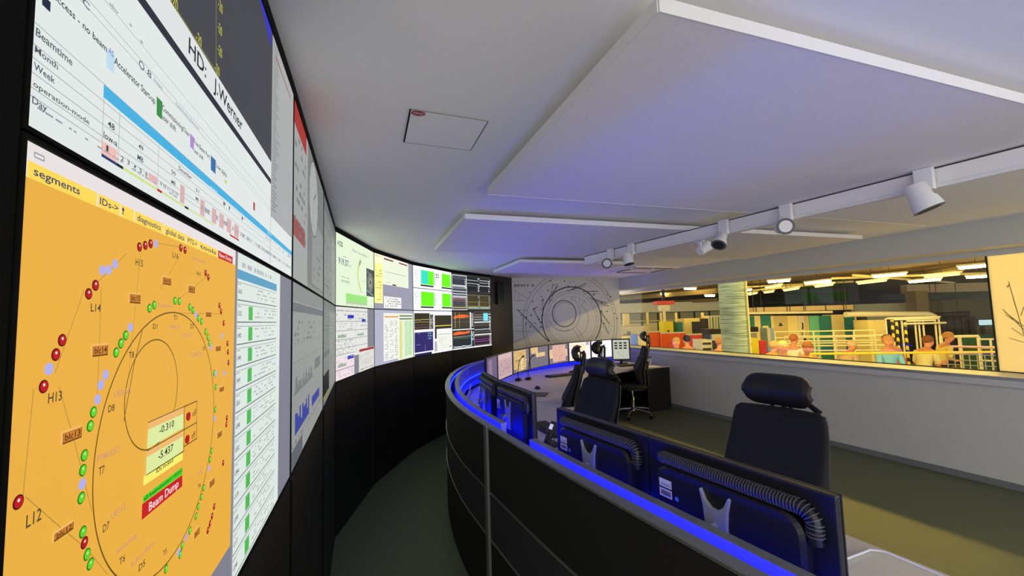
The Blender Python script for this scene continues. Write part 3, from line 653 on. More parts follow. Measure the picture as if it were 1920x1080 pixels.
def d4_low(c):
    c.R(.20, .06, .60, .95, (234, 236, 228)); c.R(.55, .06, 1, 1, (226, 236, 206)); c.up(); c.R(.22, .115, .57, .145, (224, 160, 100)); c.R(.60, .10, .98, .125, (90, 96, 100)); c.R(.60, .16, .98, .185, (90, 96, 100)); c.R(.60, .21, .66, .97, (214, 214, 130)); c.R(.78, .21, .97, .94, (196, 232, 186)); c.R(.765, .2, .775, .95, (130, 150, 130)); c.R(.905, .2, .912, .95, (130, 150, 130))
    c.up()
    for i, x in enumerate((.23, .35, .47)): c.scrib(x, .2, x + .08, .93, 20, (168, 170, 168), .6, .04, 20 + i)
    c.scrib(.68, .22, .76, .95, 26, (200, 204, 180), .5, .03, 31); c.scrib(.80, .22, .95, .93, 26, (170, 200, 165), .5, .03, 32)
def d5_up(c):
    c.R(0, 0, 1, 1, (240, 240, 244)); c.up(); c.R(0, .493, 1, .508, (60, 60, 72))
    for (x, y) in ((.18, .07), (.72, .07), (.18, .57), (.72, .57)):
        c.R(x - .02 + .01, y + .34, x + .31, y + .375, (30, 34, 24)); c.R(x + .335, y + .02, x + .345, y + .33, (30, 34, 24)) if x < .5 else c.R(x + .26, y + .02, x + .268, y + .33, (30, 34, 24))
        c.R(x, y, x + (.32 if x < .5 else .25), y + .33, (104, 248, 24)); c.scrib(.03, y, .12, y + .3, 6, (190, 196, 190), .5, .02, int(x * 9)); c.scrib(.54, y, .6, y + .3, 6, (190, 190, 200), .5, .02, int(x * 8))
    c.up(); c.R(.18, .08, .36, .39, (60, 222, 170)); c.up()
    for i in range(7): c.R(.22, .11 + i * .04, .34, .13 + i * .04, (50, 200, 216))
    for (x, y) in ((.56, .11), (.61, .11), (.56, .17), (.61, .17)): c.R(x, y, x + .025, y + .035, (20, 20, 24))
def plot(c, x0, y0, x1, y1, bg, lines, border=(225, 228, 235)):
    c.R(x0, y0, x1, y1, border); c.up(); c.R(x0 + .012, y0 + .02, x1 - .012, y1 - .02, bg); c.up()
    for (y, col, wd, amp) in lines:
        c.wave(x0 + .015, y0 + (y1 - y0) * (y - .05), x1 - .015, y0 + (y1 - y0) * (y + .05), col, 20, wd, amp, seed=int(y * 100 + x0 * 50))
    c.lay -= 2
def d5_low(c):
    c.R(0, 0, 1, 1, (238, 238, 244)); c.up()
    c.R(.02, .05, .38, .42, (50, 44, 34)); c.R(.39, .08, .47, .42, (80, 80, 76)); c.R(.51, .10, .98, .43, (52, 46, 34)); c.R(.02, .48, .46, .92, (44, 40, 104)); c.R(.02, .95, .42, 1, (34, 30, 84)); c.R(.51, .43, .555, .66, (30, 30, 30)); c.R(.57, .48, .99, .97, (236, 238, 228)); c.R(.50, .72, .56, .96, (170, 170, 184)); c.up()
    for y, col in ((.20, (214, 206, 110)), (.25, (180, 160, 90)), (.32, (120, 70, 80)), (.37, (150, 100, 110))): c.wave(.03, y - .01, .37, y + .01, col, 14, .006, 1, int(y * 99))
    c.scrib(.40, .1, .46, .4, 8, (220, 220, 220), .7, .03, 5); c.R(.52, .345, .98, .365, (230, 214, 90)); c.R(.58, .56, .97, .57, (120, 120, 130)); c.scrib(.6, .62, .95, .92, 9, (206, 208, 196), .5, .05, 7); c.R(.92, .88, .97, .9, (60, 60, 60))
    c.scrib(.04, .5, .24, .52, 1, (210, 160, 180), .6, .05, 6); c.R(.33, .50, .42, .53, (110, 140, 170)); c.R(.33, .56, .44, .59, (110, 140, 170)); c.R(.34, .62, .42, .65, (110, 140, 170)); c.R(.05, .75, .16, .757, (150, 150, 220)); c.R(.26, .77, .266, .9, (160, 160, 220))
def d6_up(c):
    L = (236, 238, 240)
    plot(c, .0, .04, .36, .33, (58, 62, 72), [(.2, (150, 155, 160), .004, .5), (.35, (120, 125, 130), .004, .5)])
    plot(c, .36, .04, .68, .48, (34, 36, 38), [(.25, L, .006, .2), (.45, L, .006, .2), (.6, (120, 130, 120), .005, .3)], (60, 62, 64)); plot(c, .68, .04, 1, .48, (34, 36, 38), [(.2, L, .007, .2), (.35, L, .006, .2), (.55, L, .008, .2)], (60, 62, 64))
    plot(c, .0, .34, .36, .62, (70, 76, 84), [(.2, (170, 175, 180), .008, .5), (.5, L, .01, .4), (.75, L, .01, .3)]); plot(c, .0, .63, .36, .98, (70, 72, 76), [(.15, (210, 130, 150), .008, .6), (.3, (210, 130, 150), .004, .8), (.8, (220, 210, 120), .01, .2)], (220, 222, 225))
    plot(c, .37, .55, .68, .96, (66, 60, 40), [(.5, (160, 140, 70), .006, 1), (.8, (210, 196, 110), .006, .6), (.9, (190, 230, 230), .014, .1)], (110, 112, 100)); plot(c, .68, .55, .99, .96, (66, 60, 40), [(.5, (140, 120, 60), .006, 1), (.8, (190, 180, 100), .006, .6), (.9, (190, 230, 230), .014, .1)], (110, 112, 100))
    c.lay += 3
    for x in (.31, .645, .945): c.scrib(x, .06, x + .05, .46, 7, L, .8, .05, int(x * 9)); c.scrib(x, .58, x + .04, .94, 7, (170, 175, 175), .8, .04, int(x * 8))
def d6_low(c):
    L = (240, 240, 240); OR_ = (238, 104, 48)
    plot(c, .0, .0, .42, .45, (64, 60, 48), [(.4, (150, 140, 110), .003, .2), (.62, (150, 140, 110), .003, .2)], (60, 58, 50)); plot(c, .0, .50, .46, .98, (40, 44, 48), [(.35, (200, 195, 190), .006, .5), (.45, (90, 120, 100), .01, .5), (.9, (210, 225, 240), .014, .5)], (60, 62, 64))
    plot(c, .52, .0, 1, .32, (50, 46, 44), [(.3, (230, 170, 140), .006, .2), (.5, L, .006, .1), (.7, L, .006, .1), (.85, (130, 150, 160), .006, .1)], (90, 90, 88)); plot(c, .52, .33, 1, .66, (44, 44, 46), [(.2, (150, 110, 100), .006, .5), (.55, L, .008, .1), (.75, (120, 130, 140), .006, .2)], (90, 90, 88)); plot(c, .52, .68, 1, .96, (46, 36, 46), [(.4, (150, 70, 170), .007, 1), (.6, (170, 80, 190), .007, .6)], (120, 110, 110))
    c.up(); c.up(); c.up()
    c.poly([(u * c.w, (1 - v) * c.h) for u, v in [(.03, .14), (.12, .10), (.22, .08), (.38, .10), (.39, .15), (.25, .18), (.12, .17), (.03, .2)]], OR_); c.poly([(u * c.w, (1 - v) * c.h) for u, v in [(.02, .56), (.14, .53), (.28, .55), (.41, .52), (.41, .59), (.28, .61), (.1, .62), (.02, .63)]], OR_)
    c.R(.78, .05, .91, .27, (120, 226, 244)); c.R(.0, .47, .52, .495, L); c.R(.42, .02, .45, .46, L); c.R(.53, .295, .99, .32, L); c.R(.53, .64, 1, .67, L); c.R(.0, .965, 1, 1, L); c.R(.44, .52, .46, .94, (150, 210, 240))
    c.scrib(.46, .05, .51, .42, 9, L, .9, .05, 3); c.scrib(.46, .55, .52, .8, 7, L, .9, .05, 4); c.scrib(.94, .05, .99, .95, 18, L, .8, .04, 5); c.R(.06, .02, .067, .44, (220, 190, 130)); c.R(.16, .02, .165, .44, (200, 180, 130))

display(0, 1, 'leftmost upper wall display showing a white beamtime schedule and a name line', 1.0, d0_up, (226, 232, 230))
display(0, 0, 'leftmost lower wall display showing an orange ring diagram with coloured dots', 1.0, d0_low, GREYD)
display(1, 1, 'second upper wall display from the left, with a round analogue clock', .8, d1_up, (150, 152, 150))
display(1, 0, 'second lower wall display from the left, pale page with a blue bar chart', .8, d1_low, (166, 168, 164))
display(2, 1, 'third upper wall display from the left, dim grey windows seen edge on', .8, d2_up, (140, 142, 140))
display(2, 0, 'third lower wall display from the left, with a small black plot at its bottom left', .8, d2_low, (142, 144, 140))
display(3, 1, 'upper wall display on pale green with a power reading and a green bar', 1.1, d3_up, (222, 236, 206))
display(3, 0, 'lower wall display with blue marked tables below the pale green power page', 1.1, d3_low, (128, 128, 136))
display(4, 1, 'upper wall display with a yellow list column and a cream window on grey', 1.15, d4_up, (150, 148, 166))
display(4, 0, 'lower wall display with tall pale spreadsheet columns on a lilac background', 1.1, d4_low, (176, 176, 196))
display(5, 1, 'upper wall display with four bright green squares on white', 1.2, d5_up, (240, 240, 244))
display(5, 0, 'lower wall display with a violet plot, black plots and a cream window', 1.1, d5_low, (238, 238, 244))
display(6, 1, 'rightmost upper wall display filled with small dark oscilloscope plots', 1.1, d6_up, (48, 46, 40))
display(6, 0, 'rightmost lower wall display with orange traces and a cyan square on black', 1.1, d6_low, (48, 44, 38))
#PART2
# ------------------------------------------------------------------ ceiling: acoustic sails, light track, spots, hatch, air outlet
SD = Vector((math.sin(math.radians(-19.0)), math.cos(math.radians(-19.0)), 0)); SP = Vector((SD.y, -SD.x, 0))
def sail(p, depth, length, label, cut=None):
    p = Vector((*p, 0)); q = [p, p + SP * length, p + SP * length + SD * depth, p + SD * depth]
    t = thing('acoustic_ceiling_sail', label, 'ceiling panel', loc=(p.x, p.y, 2.295), group='white acoustic ceiling sails')
    e = 0.012
    MB().prism([((v - p).x, (v - p).y) for v in q], 0.001, 0.036, M_sail).build('panel', t, bevel=0.003)
    fm = MB()
    for a_, b_ in ((q[0], q[1]), (q[1], q[2]), (q[2], q[3]), (q[3], q[0])):
        a_ = a_ - p; b_ = b_ - p; dr = (b_ - a_).normalized(); o = Vector((dr.y, -dr.x, 0)) * 0.004
        fm.prism([((v).x, (v).y) for v in (a_ + o, b_ + o, b_ + o * .1, a_ + o * .1)], 0.0, 0.037, M_white)
    fm.build('edge_profile', t)
    hm = []
    for su, sv in ((.15, .2), (.85, .2), (.15, .8), (.85, .8)):
        w = SP * length * su + SD * depth * sv
        MB().tube([(w.x, w.y, 0.034), (w.x, w.y, CEIL - 2.295 - .001)], 0.004, M_alu, 8).build('hanger', t)
    return t
sail((0.357, 0.921), 1.458, 4.0, 'largest white ceiling sail, nearest to the camera')
sail((-0.309, 2.848), 1.41, 4.05, 'middle white ceiling sail between the near one and the far one')
sail((0.109, 5.17), 1.15, 1.6, 'smallest looking white ceiling sail, furthest away')
# track
TA, TB = uz(1120, 475, 2.29), uz(1920, 273, 2.29); td = (TB - TA).normalized(); TA = TA - td * 0.25; TB = TB + td * 0.9; tn = Vector((-td.y, td.x, 0))
if tn.x < 0: tn = -tn
tr_ = thing('lighting_track', 'long white lighting track mounted under the ceiling sails', 'light track', loc=tuple(TA))
L_ = (TB - TA).length
MB().prism([(0, 0), ((td * L_).x, (td * L_).y), ((td * L_ + tn * .045).x, (td * L_ + tn * .045).y), ((tn * .045).x, (tn * .045).y)][::1], -0.080, 0.004, M_sail).build('profile', tr_, bevel=0.002)
o_ = -tn * 0.006
MB().prism([((v).x, (v).y) for v in (o_, td * L_ + o_, td * L_ + tn * .050, tn * .050)][::-1], -0.100, -0.0805, M_white).build('lower_lip', tr_, bevel=0.002)
o_ = -tn * 0.002
MB().prism([((v).x, (v).y) for v in (o_, td * L_ + o_, td * L_ + o_ * .01, o_ * .01)], -0.004, 0.002, M_slot).build('slot', tr_)  # dark line standing in for the shadow gap against the sails
def spot(px, label, aim, r=0.042, ln=0.11, side=-1):
    base = None; best = 1e9
    for i in range(401):          # the place along the track that the photo shows at this column
        q = TA + td * (L_ * i / 400); v = q - CO
        x = 960 + FPX * v.dot(_r) / v.dot(_f)
        if abs(x - px) < best: best = abs(x - px); base = q
    rz = math.atan2(td.y, td.x)
    t = thing('track_spotlight', label, 'spotlight', loc=tuple(base + tn * 0.0225 + Vector((0, 0, -0.0962))), rz=rz, group='white spotlights on the ceiling track')
    MB().box((0, 0.050 * side, 0.045), (0.075, 0.03, 0.11), M_white).build('adapter', t, bevel=0.003)
    MB().box((0, 0.050 * side, -0.03), (0.03, 0.016, 0.07), M_white).build('stem', t, bevel=0.003)
    c = Vector((0, (0.05 + .045) * side, -0.055)); d = Vector(aim).normalized()
    Rz = Matrix.Rotation(-rz, 3, 'Z'); d = Rz @ d
    a_ = c - d * ln * .55; b_ = c + d * ln * .45
    h = MB().tube([a_, a_ + d * .006, c, c + d * ln * .1, b_], [r * .75, r * .9, r * .95, r * 1.12, r * 1.25], M_white, 20)
    ho = h.build('lamp_head', t)
    MB().tube([b_ - d * .001, b_ + d * 0.002], [r * 1.26, r * 1.26], M_grey, 20).build('front_ring', ho)
    MB().tube([b_ + d * 0.0015, b_ + d * 0.004], [r * .9, r * .9], M_slot if aim[2] < -.5 else M_white, 20).build('lens', ho)
spot(1735, 'nearest big white spotlight pointing down, where the big sail ends at the right', (0.3, -0.25, -1), r=.05, ln=.14)
spot(1478, 'round white spotlight facing the room with its lamp left of the stem', (-0.3, -1, -0.1))
spot(1360, 'white spotlight with dark front angled down to the left, right of a cup shaped one', (-0.5, -0.4, -0.8), side=-1)
spot(1298, 'white cup shaped spotlight aimed away to the right, in the middle of the track', (0.7, 0.3, 0.5), side=1)
spot(1187, 'white spotlight pointing straight down beyond the two middle ones', (0.15, -0.2, -1))
spot(1148, 'furthest white spotlight with its round face towards the room', (-0.3, -1, -0.05))
# ceiling hatch and sticker
hq = [uz(*p, CEIL) for p in ((770, 203), (758, 265), (882, 281), (915, 226))]
ht = thing('ceiling_hatch', 'flush white access hatch in the ceiling with a thin dark outline', 'hatch', loc=(hq[0].x, hq[0].y, CEIL - 0.004))
cH = [v - hq[0] for v in hq]; ce = sum(cH, Vector()) / 4
def shrink(k): return [ce + (v - ce) * k for v in cH]
vs = shrink(0.985)
MB().add([v + Vector((0, 0, z)) for v in vs for z in (0.0, 0.003)], [(0, 1, 3, 2), (2, 3, 5, 4), (4, 5, 7, 6), (6, 7, 1, 0), (1, 7, 5, 3), (0, 2, 4, 6)], M_ceil).build('panel', ht)
fm = MB()
for i in range(4):
    a_, b_ = cH[i], cH[(i + 1) % 4]; w = 0.004 if i == 0 else 0.0022
    dr = (b_ - a_).normalized(); nn_ = Vector((-dr.y, dr.x, 0)) * w
    fm.add([v + Vector((0, 0, 0.0005)) for v in (a_ - nn_, b_ - nn_, b_ + nn_, a_ + nn_)], [(0, 3, 2, 1)], M_frame if i == 0 else M_grey)
fm.build('joint', ht)
sc_ = uz(784, 212, CEIL - 0.005) ; sc_.z = CEIL - 0.0055
st = MB(); U_ = (uz(800, 214.5, CEIL) - uz(770, 210, CEIL)); U_.z = 0; ru = U_.length * .43; U_.normalize(); V_ = Vector((U_.y, -U_.x, 0)); V_ = V_ if V_.y > 0 else -V_
rv = 0.020
st.add([U_ * (ru * 1.12 * math.cos(a_ * PI / 12)) + V_ * (rv * 1.15 * math.sin(a_ * PI / 12)) for a_ in range(24)], [tuple(range(24))], M_label)
st.add([U_ * (ru * math.cos(a_ * PI / 12)) + V_ * (rv * math.sin(a_ * PI / 12)) + Vector((0, 0, -.0004)) for a_ in range(24)], [tuple(range(24))], M_redst)
vsx, fsx = text_tris('68/03'); xm = max(v[0] for v in vsx)
st.add([U_ * ((v[0] / xm - .5) * ru * 1.45) + V_ * ((v[1] - .35) * rv * 1.2) + Vector((0, 0, -.0008)) for v in vsx], fsx, M_label)
tag(st.build('oval_sticker', None, loc=tuple(sc_)), 'small red oval sticker with white characters at a corner of the ceiling hatch', 'sticker')
# air outlet cassette
vc = (uz(1080, 508, CEIL) + uz(1270, 500, CEIL)) / 2
vt = thing('air_outlet', 'square white ceiling air outlet with two dark slots near the back wall', 'vent', loc=(2.20, 7.05, CEIL - 0.022), rz=math.radians(19))
MB().box((0, 0, 0.0105), (0.85, 0.85, 0.021), M_white).build('frame', vt, bevel=0.004)
for x, y, sx, sy in ((-0.2, -.30, .34, .05), (.2, -.30, .34, .05), (0, .30, .6, .05), (-.34, .02, .05, .36), (.34, .02, .05, .36)):
    MB().box((x, y, -0.002), (sx, sy, 0.004), M_slot).build('slot', vt)

# ------------------------------------------------------------------ control desk
RAIL = catmull([(1.02, 0.0, 0), (0.80, 0.43, 0), (0.60, 0.82, 0), (0.40, 1.21, 0), (0.135, 1.735, 0), (-0.165, 2.385, 0), (-0.40, 2.95, 0), (-0.57, 3.55, 0), (-0.67, 4.15, 0), (-0.71, 4.75, 0), (-0.68, 5.35, 0), (-0.53, 5.98, 0), (-0.22, 6.62, 0), (0.22, 7.18, 0), (0.78, 7.64, 0), (1.38, 8.0, 0), (1.9, 8.27, 0)], 8)
def norms(P_):
    out = []
    for i in range(len(P_)):
        d = (P_[min(i + 1, len(P_) - 1)] - P_[max(i - 1, 0)]).normalized(); out.append(Vector((d.y, -d.x, 0)))     # to the operator side
    return out
RN = norms(RAIL)
def sweep(mb, i0, i1, o0, o1, z0, z1, m, path=None, nrm=None):
    path = path or RAIL; nrm = nrm or RN; vs = []; fs = []
    for i in range(i0, i1 + 1):
        for o in (o0, o1):
            for z in (z0, z1): vs.append(path[i] + nrm[i] * o + Vector((0, 0, z)))
    n = i1 - i0
    for k in range(n):
        a = k * 4; b = a + 4
        fs += [(a, b, b + 1, a + 1), (a + 2, a + 3, b + 3, b + 2), (a + 1, b + 1, b + 3, a + 3), (a, a + 2, b + 2, b)]
    fs += [(0, 1, 3, 2), (n * 4, n * 4 + 2, n * 4 + 3, n * 4 + 1)]
    return mb.add(vs, fs, m)
def near_i(x, y): return min(range(len(RAIL)), key=lambda i: (RAIL[i] - Vector((x, y, 0))).length)
iP = near_i(-0.165, 2.385); N_ = len(RAIL) - 1
posts = [near_i(1.02, 0.0), iP, near_i(-0.71, 4.75), near_i(-0.22, 6.62), N_]
ZD = 1.01
desk = thing('control_desk', 'long curved control room desk with black outer panels and grey worktop', 'desk')
for k in range(len(posts) - 1):
    i0, i1 = posts[k], posts[k + 1]
    sweep(MB(), i0, i1, 0.004, 0.022, 0.665, ZD - 0.012, M_fab).build('upper_panel', desk)
    sweep(MB(), i0, i1, 0.004, 0.022, 0.415, 0.655, M_fab2).build('middle_panel', desk)
    sweep(MB(), i0, i1, 0.004, 0.022, 0.0, 0.405, M_fab).build('lower_panel', desk)
    sweep(MB(), i0, i1, -0.001, 0.024, 0.655, 0.664, M_alu).build('trim_strip', desk)
    sweep(MB(), i0, i1, -0.001, 0.024, 0.405, 0.414, M_alu).build('trim_strip', desk)
    c_ = sweep(MB(), i0, i1, 0.0, 0.040, ZD - 0.012, ZD, M_cap).build('top_cap', desk)
    sweep(MB(), i0, i1, -0.003, 0.0, ZD - 0.012, ZD - 0.003, M_alu).build('edge_strip', c_)
for i in posts:
    p = RAIL[i] + RN[i] * 0.012; a_ = math.atan2(RN[i].y, RN[i].x); Mx = Matrix.Rotation(a_, 3, 'Z')
    if abs(p.y) < 9: MB().box((p.x, p.y, (ZD + .002) / 2), (0.046, 0.040, ZD + .002), M_cap, Mx).build('post', desk)
blue = emi((4, 12, 255), 36.0)
blue2 = emi((4, 12, 255), 34.0)
M_trough = mat('grey_trough', (124, 126, 140), 0.5)
# cable channel between outer panel and inner rail, with an led strip shining on the inner rail
sweep(MB(), 0, N_, 0.024, 0.16, 0.80, 0.806, M_trough).build('channel_floor', desk)
led = desk
for k in range(len(posts) - 1):
    sweep(MB(), posts[k], posts[k + 1], 0.0405, 0.046, ZD - 0.045, ZD - 0.030, blue).build('led_strip', led)
    sweep(MB(), posts[k], posts[k + 1], 0.0225, 0.0402, ZD - 0.05, ZD - 0.026, M_grey).build('led_channel', led)
def irail(i0, i1):
    r_ = sweep(MB(), i0, i1, 0.090, 0.120, 0.86, ZD - 0.008, M_trough).build('monitor_rail', desk)
    sweep(MB(), i0, i1, 0.087, 0.124, ZD - 0.008, ZD + 0.001, M_cap).build('rail_cap', r_)
iA = near_i(-0.02, 2.08); iB = near_i(-0.165, 2.385) + 1
irail(0, near_i(-0.02, 2.08)); irail(near_i(-0.165, 2.385), near_i(-0.69, 5.2)); irail(near_i(-0.69, 5.2) + 1, N_ - 1)
led2 = desk
for k in range(len(posts) - 1):
    sweep(MB(), posts[k], posts[k + 1], 0.1215, 0.129, 0.862, 0.874, blue2).build('led_strip', led2)
    sweep(MB(), posts[k], posts[k + 1], 0.090, 0.094, 0.7305, 0.86, M_trough).build('back_board', desk)  # board added below the rail to catch the blue glow
    sweep(MB(), posts[k], posts[k + 1], 0.0945, 0.100, 0.738, 0.775, emi((4, 12, 255), 5.0)).build('led_strip', desk)  # extra low strip, added to give the blue band under the far monitors
# worktop
INNER = catmull([(1.86, 0.25, 0), (1.64, 0.83, 0), (1.42, 1.36, 0), (1.10, 2.05, 0), (0.82, 2.8, 0), (0.67, 3.5, 0), (0.63, 4.1, 0), (0.67, 4.7, 0), (0.82, 5.3, 0), (1.05, 5.8, 0), (1.33, 6.25, 0), (1.62, 6.62, 0), (2.1, 6.95, 0), (2.667, 7.228, 0)], 8)
wt_pts = [RAIL[i] + RN[i] * 0.14 for i in range(len(RAIL))]
n_i = len(INNER)
def resample(P_, n):
    L = [0]
    for a_, b_ in zip(P_[:-1], P_[1:]): L.append(L[-1] + (b_ - a_).length)
    out = []; j = 0
    for k in range(n):
        t = L[-1] * k / (n - 1)
        while j < len(L) - 2 and L[j + 1] < t: j += 1
        out.append(P_[j].lerp(P_[j + 1], (t - L[j]) / (L[j + 1] - L[j])))
    return out
NS = 90
A_ = resample(wt_pts, NS); B2 = resample(INNER, NS)
# right end of the far worktop follows the window wall
endb = Vector((2.16, 8.34, 0)); endi = Vector((2.66, 7.23, 0))
mb = MB(); vs = []
for i in range(NS): vs += [A_[i] + Vector((0, 0, z)) for z in (0.705, 0.73)] + [B2[i] + Vector((0, 0, z)) for z in (0.705, 0.73)]
fs = []
for k in range(NS - 1):
    a = 4 * k; b = a + 4; fs += [(a, b, b + 1, a + 1), (a + 2, a + 3, b + 3, b + 2), (a + 1, b + 1, b + 3, a + 3), (a, a + 2, b + 2, b)]
fs += [(0, 1, 3, 2), (4 * NS - 4, 4 * NS - 2, 4 * NS - 1, 4 * NS - 3)]
mb.add(vs, fs, M_desk)
wk = mb.build('worktop', desk)
for i in (24, 47, 66):      # joints between worktop leaves
    dr = (B2[i] - A_[i]).normalized(); n2 = Vector((-dr.y, dr.x, 0)) * 0.0018
    MB().add([v + Vector((0, 0, 0.7308)) for v in (A_[i] - n2, B2[i] - n2, B2[i] + n2, A_[i] + n2)], [(0, 1, 2, 3)], M_slot).build('joint', wk)
# modesty panels and pedestals under the worktop
def blk(name, pts, z0, z1, m, parent=None): return MB().prism(pts, z0, z1, m).build(name, parent)
pd = [(2.655, 7.25), (2.60, 7.37), (2.17, 8.30), (1.75, 8.10), (2.25, 7.045)]
def ccw(p):
    s = sum(p[i - 1][0] * p[i][1] - p[i][0] * p[i - 1][1] for i in range(len(p))); return p if s > 0 else p[::-1]
tag(blk('pedestal_cabinet', ccw([(2.64, 7.235), (2.17, 8.26), (1.72, 8.06), (2.19, 7.03)]), 0.0, 0.703, M_black), 'black cabinet under the far end of the desk, beside the window wall', 'cabinet')
sweep(MB(), 2, NS - 9, -0.45, -0.43, 0.12, 0.70, M_black, path=B2, nrm=norms(B2)).build('modesty_panel', desk)
for i in (10, 30, 50, 70):
    p = B2[i]; q = norms(B2)[i]; a_ = p - q * .15; b_ = p - q * .7; r_ = Vector((-q.y, q.x, 0)) * .015
    MB().prism(ccw([((a_ + r_).x, (a_ + r_).y), ((a_ - r_).x, (a_ - r_).y), ((b_ - r_).x, (b_ - r_).y), ((b_ + r_).x, (b_ + r_).y)]), 0, 0.704, M_black).build('leg_panel', desk)

# ------------------------------------------------------------------ monitors
M_rib = mat('dark_grey_ribs', (84, 84, 90), 0.32)
M_monback = mat('black_monitor_shell', (26, 26, 34), 0.38, noise=0.05, scale=60)
def rrect(w, h, r, n=6):
    out = []
    for cx, cy, a0 in ((w / 2 - r, h / 2 - r, 0), (-w / 2 + r, h / 2 - r, 90), (-w / 2 + r, -h / 2 + r, 180), (w / 2 - r, -h / 2 + r, 270)):
        for k in range(n + 1):
            a = math.radians(a0 + 90 * k / n); out.append((cx + r * math.cos(a), cy + r * math.sin(a)))
    return out
MW, MH = 0.58, 0.335
def monitor(label, loc, rz, draw=None, bg=(150, 140, 146), kb=0.8, back=True, w=MW, h=MH, group='monitors on the curved desk', zb=0.83):
    """screen faces local -Y, origin at the foot of the panel"""
    t = thing('monitor', label, 'monitor', loc=(loc[0], loc[1], zb), rz=rz, group=group)
    sh = MB().box((0, 0.012, h / 2), (w, 0.024, h), M_monback).build('shell', t, bevel=0.004)
    b_ = 0.014; bm = MB()
    for (cx, cz, sx, sz) in ((0, b_ / 2, w, b_), (0, h - b_ / 2, w, b_), (-w / 2 + b_ / 2, h / 2, b_, h - 2 * b_), (w / 2 - b_ / 2, h / 2, b_, h - 2 * b_)):
        bm.box((cx, -0.003, cz), (sx, 0.006, sz), M_bez)
    bm.build('bezel', t)
    cv = Canvas((-w / 2 + b_, -0.0008, b_), (1, 0, 0), (0, 0, 1), w - 2 * b_, h - 2 * b_, kb); cv.N = Vector((0, -1, 0)); cv.lay = 0
    cv.poly([(0, 0), (cv.w, 0), (cv.w, cv.h), (0, cv.h)], bg); cv.up()
    if draw: draw(cv)
    cv.build('screen', t)
    if back:
        hw, hh = w * .80, h * .72; hz = h * .44
        pts = rrect(hw, hh, .05); n = len(pts); vs = []
        for (s_, y_) in ((1, 0.024), (1, 0.047), (.955, 0.056)): vs += [(x * s_, y_, hz + z * s_) for x, z in pts]
        fs = [(j * n + i, (j + 1) * n + i, (j + 1) * n + (i + 1) % n, j * n + (i + 1) % n) for j in range(2) for i in range(n)] + [tuple(range(2 * n, 3 * n))]
        MB().add(vs, fs, M_monback).build('rear_cover', t)
        # ribbed vent running along the top and down the side
        rb = MB(); path = []; zt = hz + hh / 2 + .020; xs = hw / 2 + .016
        for k in range(41): path.append(Vector((xs * .93 - 2 * xs * .93 * k / 40 , 0.034, zt)))
        path = [Vector((-xs, 0.036, zt - .075 + .008 * k)) for k in range(5)] + [Vector((-xs + .035 * (1 - math.cos(a)), 0.034, zt - .035 + .035 * math.sin(a))) for a in [i * PI / 16 for i in range(1, 9)]] + [Vector((-xs + .035 + (2 * xs - .055) * k / 44, 0.034, zt)) for k in range(1, 45)]
        rr = [.017] * len(path)
        rb.tube(path, rr, M_monback, 10)
        vent = rb.build('vent_duct', t)
        rg = MB(); Ls = [0]
        for a_, b2 in zip(path[:-1], path[1:]): Ls.append(Ls[-1] + (b2 - a_).length)
        s_ = .02; j = 0
        while s_ < Ls[-1] - .01:
            while Ls[j + 1] < s_: j += 1
            p = path[j].lerp(path[j + 1], (s_ - Ls[j]) / (Ls[j + 1] - Ls[j])); d = (path[j + 1] - path[j]).normalized()
            rg.tube([p - d * .0012, p + d * .0012], .0205, M_rib, 10); s_ += .0085
        rg.build('ribs', vent)['kind'] = 'stuff'
        lb = MB(); lx = hw / 2 - .045; lz = hz + hh / 2 - .055
        for (cz, n_b) in ((lz, 8), (lz - .031, 15)):
            lb.add([(lx + dx, .0566, cz + dz) for dx, dz in ((-.026, -.013), (.026, -.013), (.026, .013), (-.026, .013))], [(3, 2, 1, 0)], M_label)
            rn = random.Random(n_b)
            for q in range(n_b):
                x0 = lx - .021 + .042 * q / n_b
                zz = (-.008, .008) if n_b > 10 else (-.008, 0.0)
                lb.add([(x, .0569, cz + z) for x, z in ((x0, zz[0]), (x0 + .0016 + rn.random() * .0008, zz[0]), (x0 + .0016, zz[1]), (x0, zz[1]))], [(3, 2, 1, 0)], M_ink)
        lo = lb.build('label', t); lo['label'] = 'white inventory label with a barcode'
        dm = MB(); dm.add([(lx - .045 + .0075 * math.cos(a), .0566, lz - .035 + .0075 * math.sin(a)) for a in [i * PI / 8 for i in range(16)]], [tuple(range(15, -1, -1))], mat('blue_sticker', (60, 140, 220), .5)).build('round_sticker', t)
        # forked silver bracket and arm
        bk = MB(); out = [(-.045, .075), (-.030, .045), (-.012, .030), (.012, .030), (.030, .045), (.045, .075), (.050, .070), (.040, .030), (.036, -.01), (.040, -.10), (-.040, -.10), (-.036, -.01), (-.040, .030), (-.050, .070)]
        zc = h * .36 + .055
        n = len(out); bk.add([(x, y_, zc + z) for y_ in (0.057, 0.068) for x, z in out], [tuple(range(n - 1, -1, -1)), tuple(range(n, 2 * n))] + [(i, (i + 1) % n, n + (i + 1) % n, n + i) for i in range(n)], M_silver)
        bk.build('bracket', t, bevel=.0015)
        MB().tube([(0, .066, zc - .02), (.02, .074, zc - .03), (.05, .078, zc - .05)], [.012, .010, .012], M_silver, 10).build('arm', t)
        MB().tube([(0.05, .080, zc - .02), (.05, .080, zc - .06)], .017, M_grey, 12).build('joint', t)
    return t
def mon_pt(p0, p1, label, **kw):       # p0: left end seen from behind the desk (outer side)... screen faces the operator
    a = Vector((*p0, 0)); b = Vector((*p1, 0)); c = (a + b) / 2; d = (b - a).normalized()
    # local +X must run so that -Y points to the operator
    return monitor(label, (c.x, c.y), math.atan2(d.y, d.x), w=(b - a).length - .004, **kw)
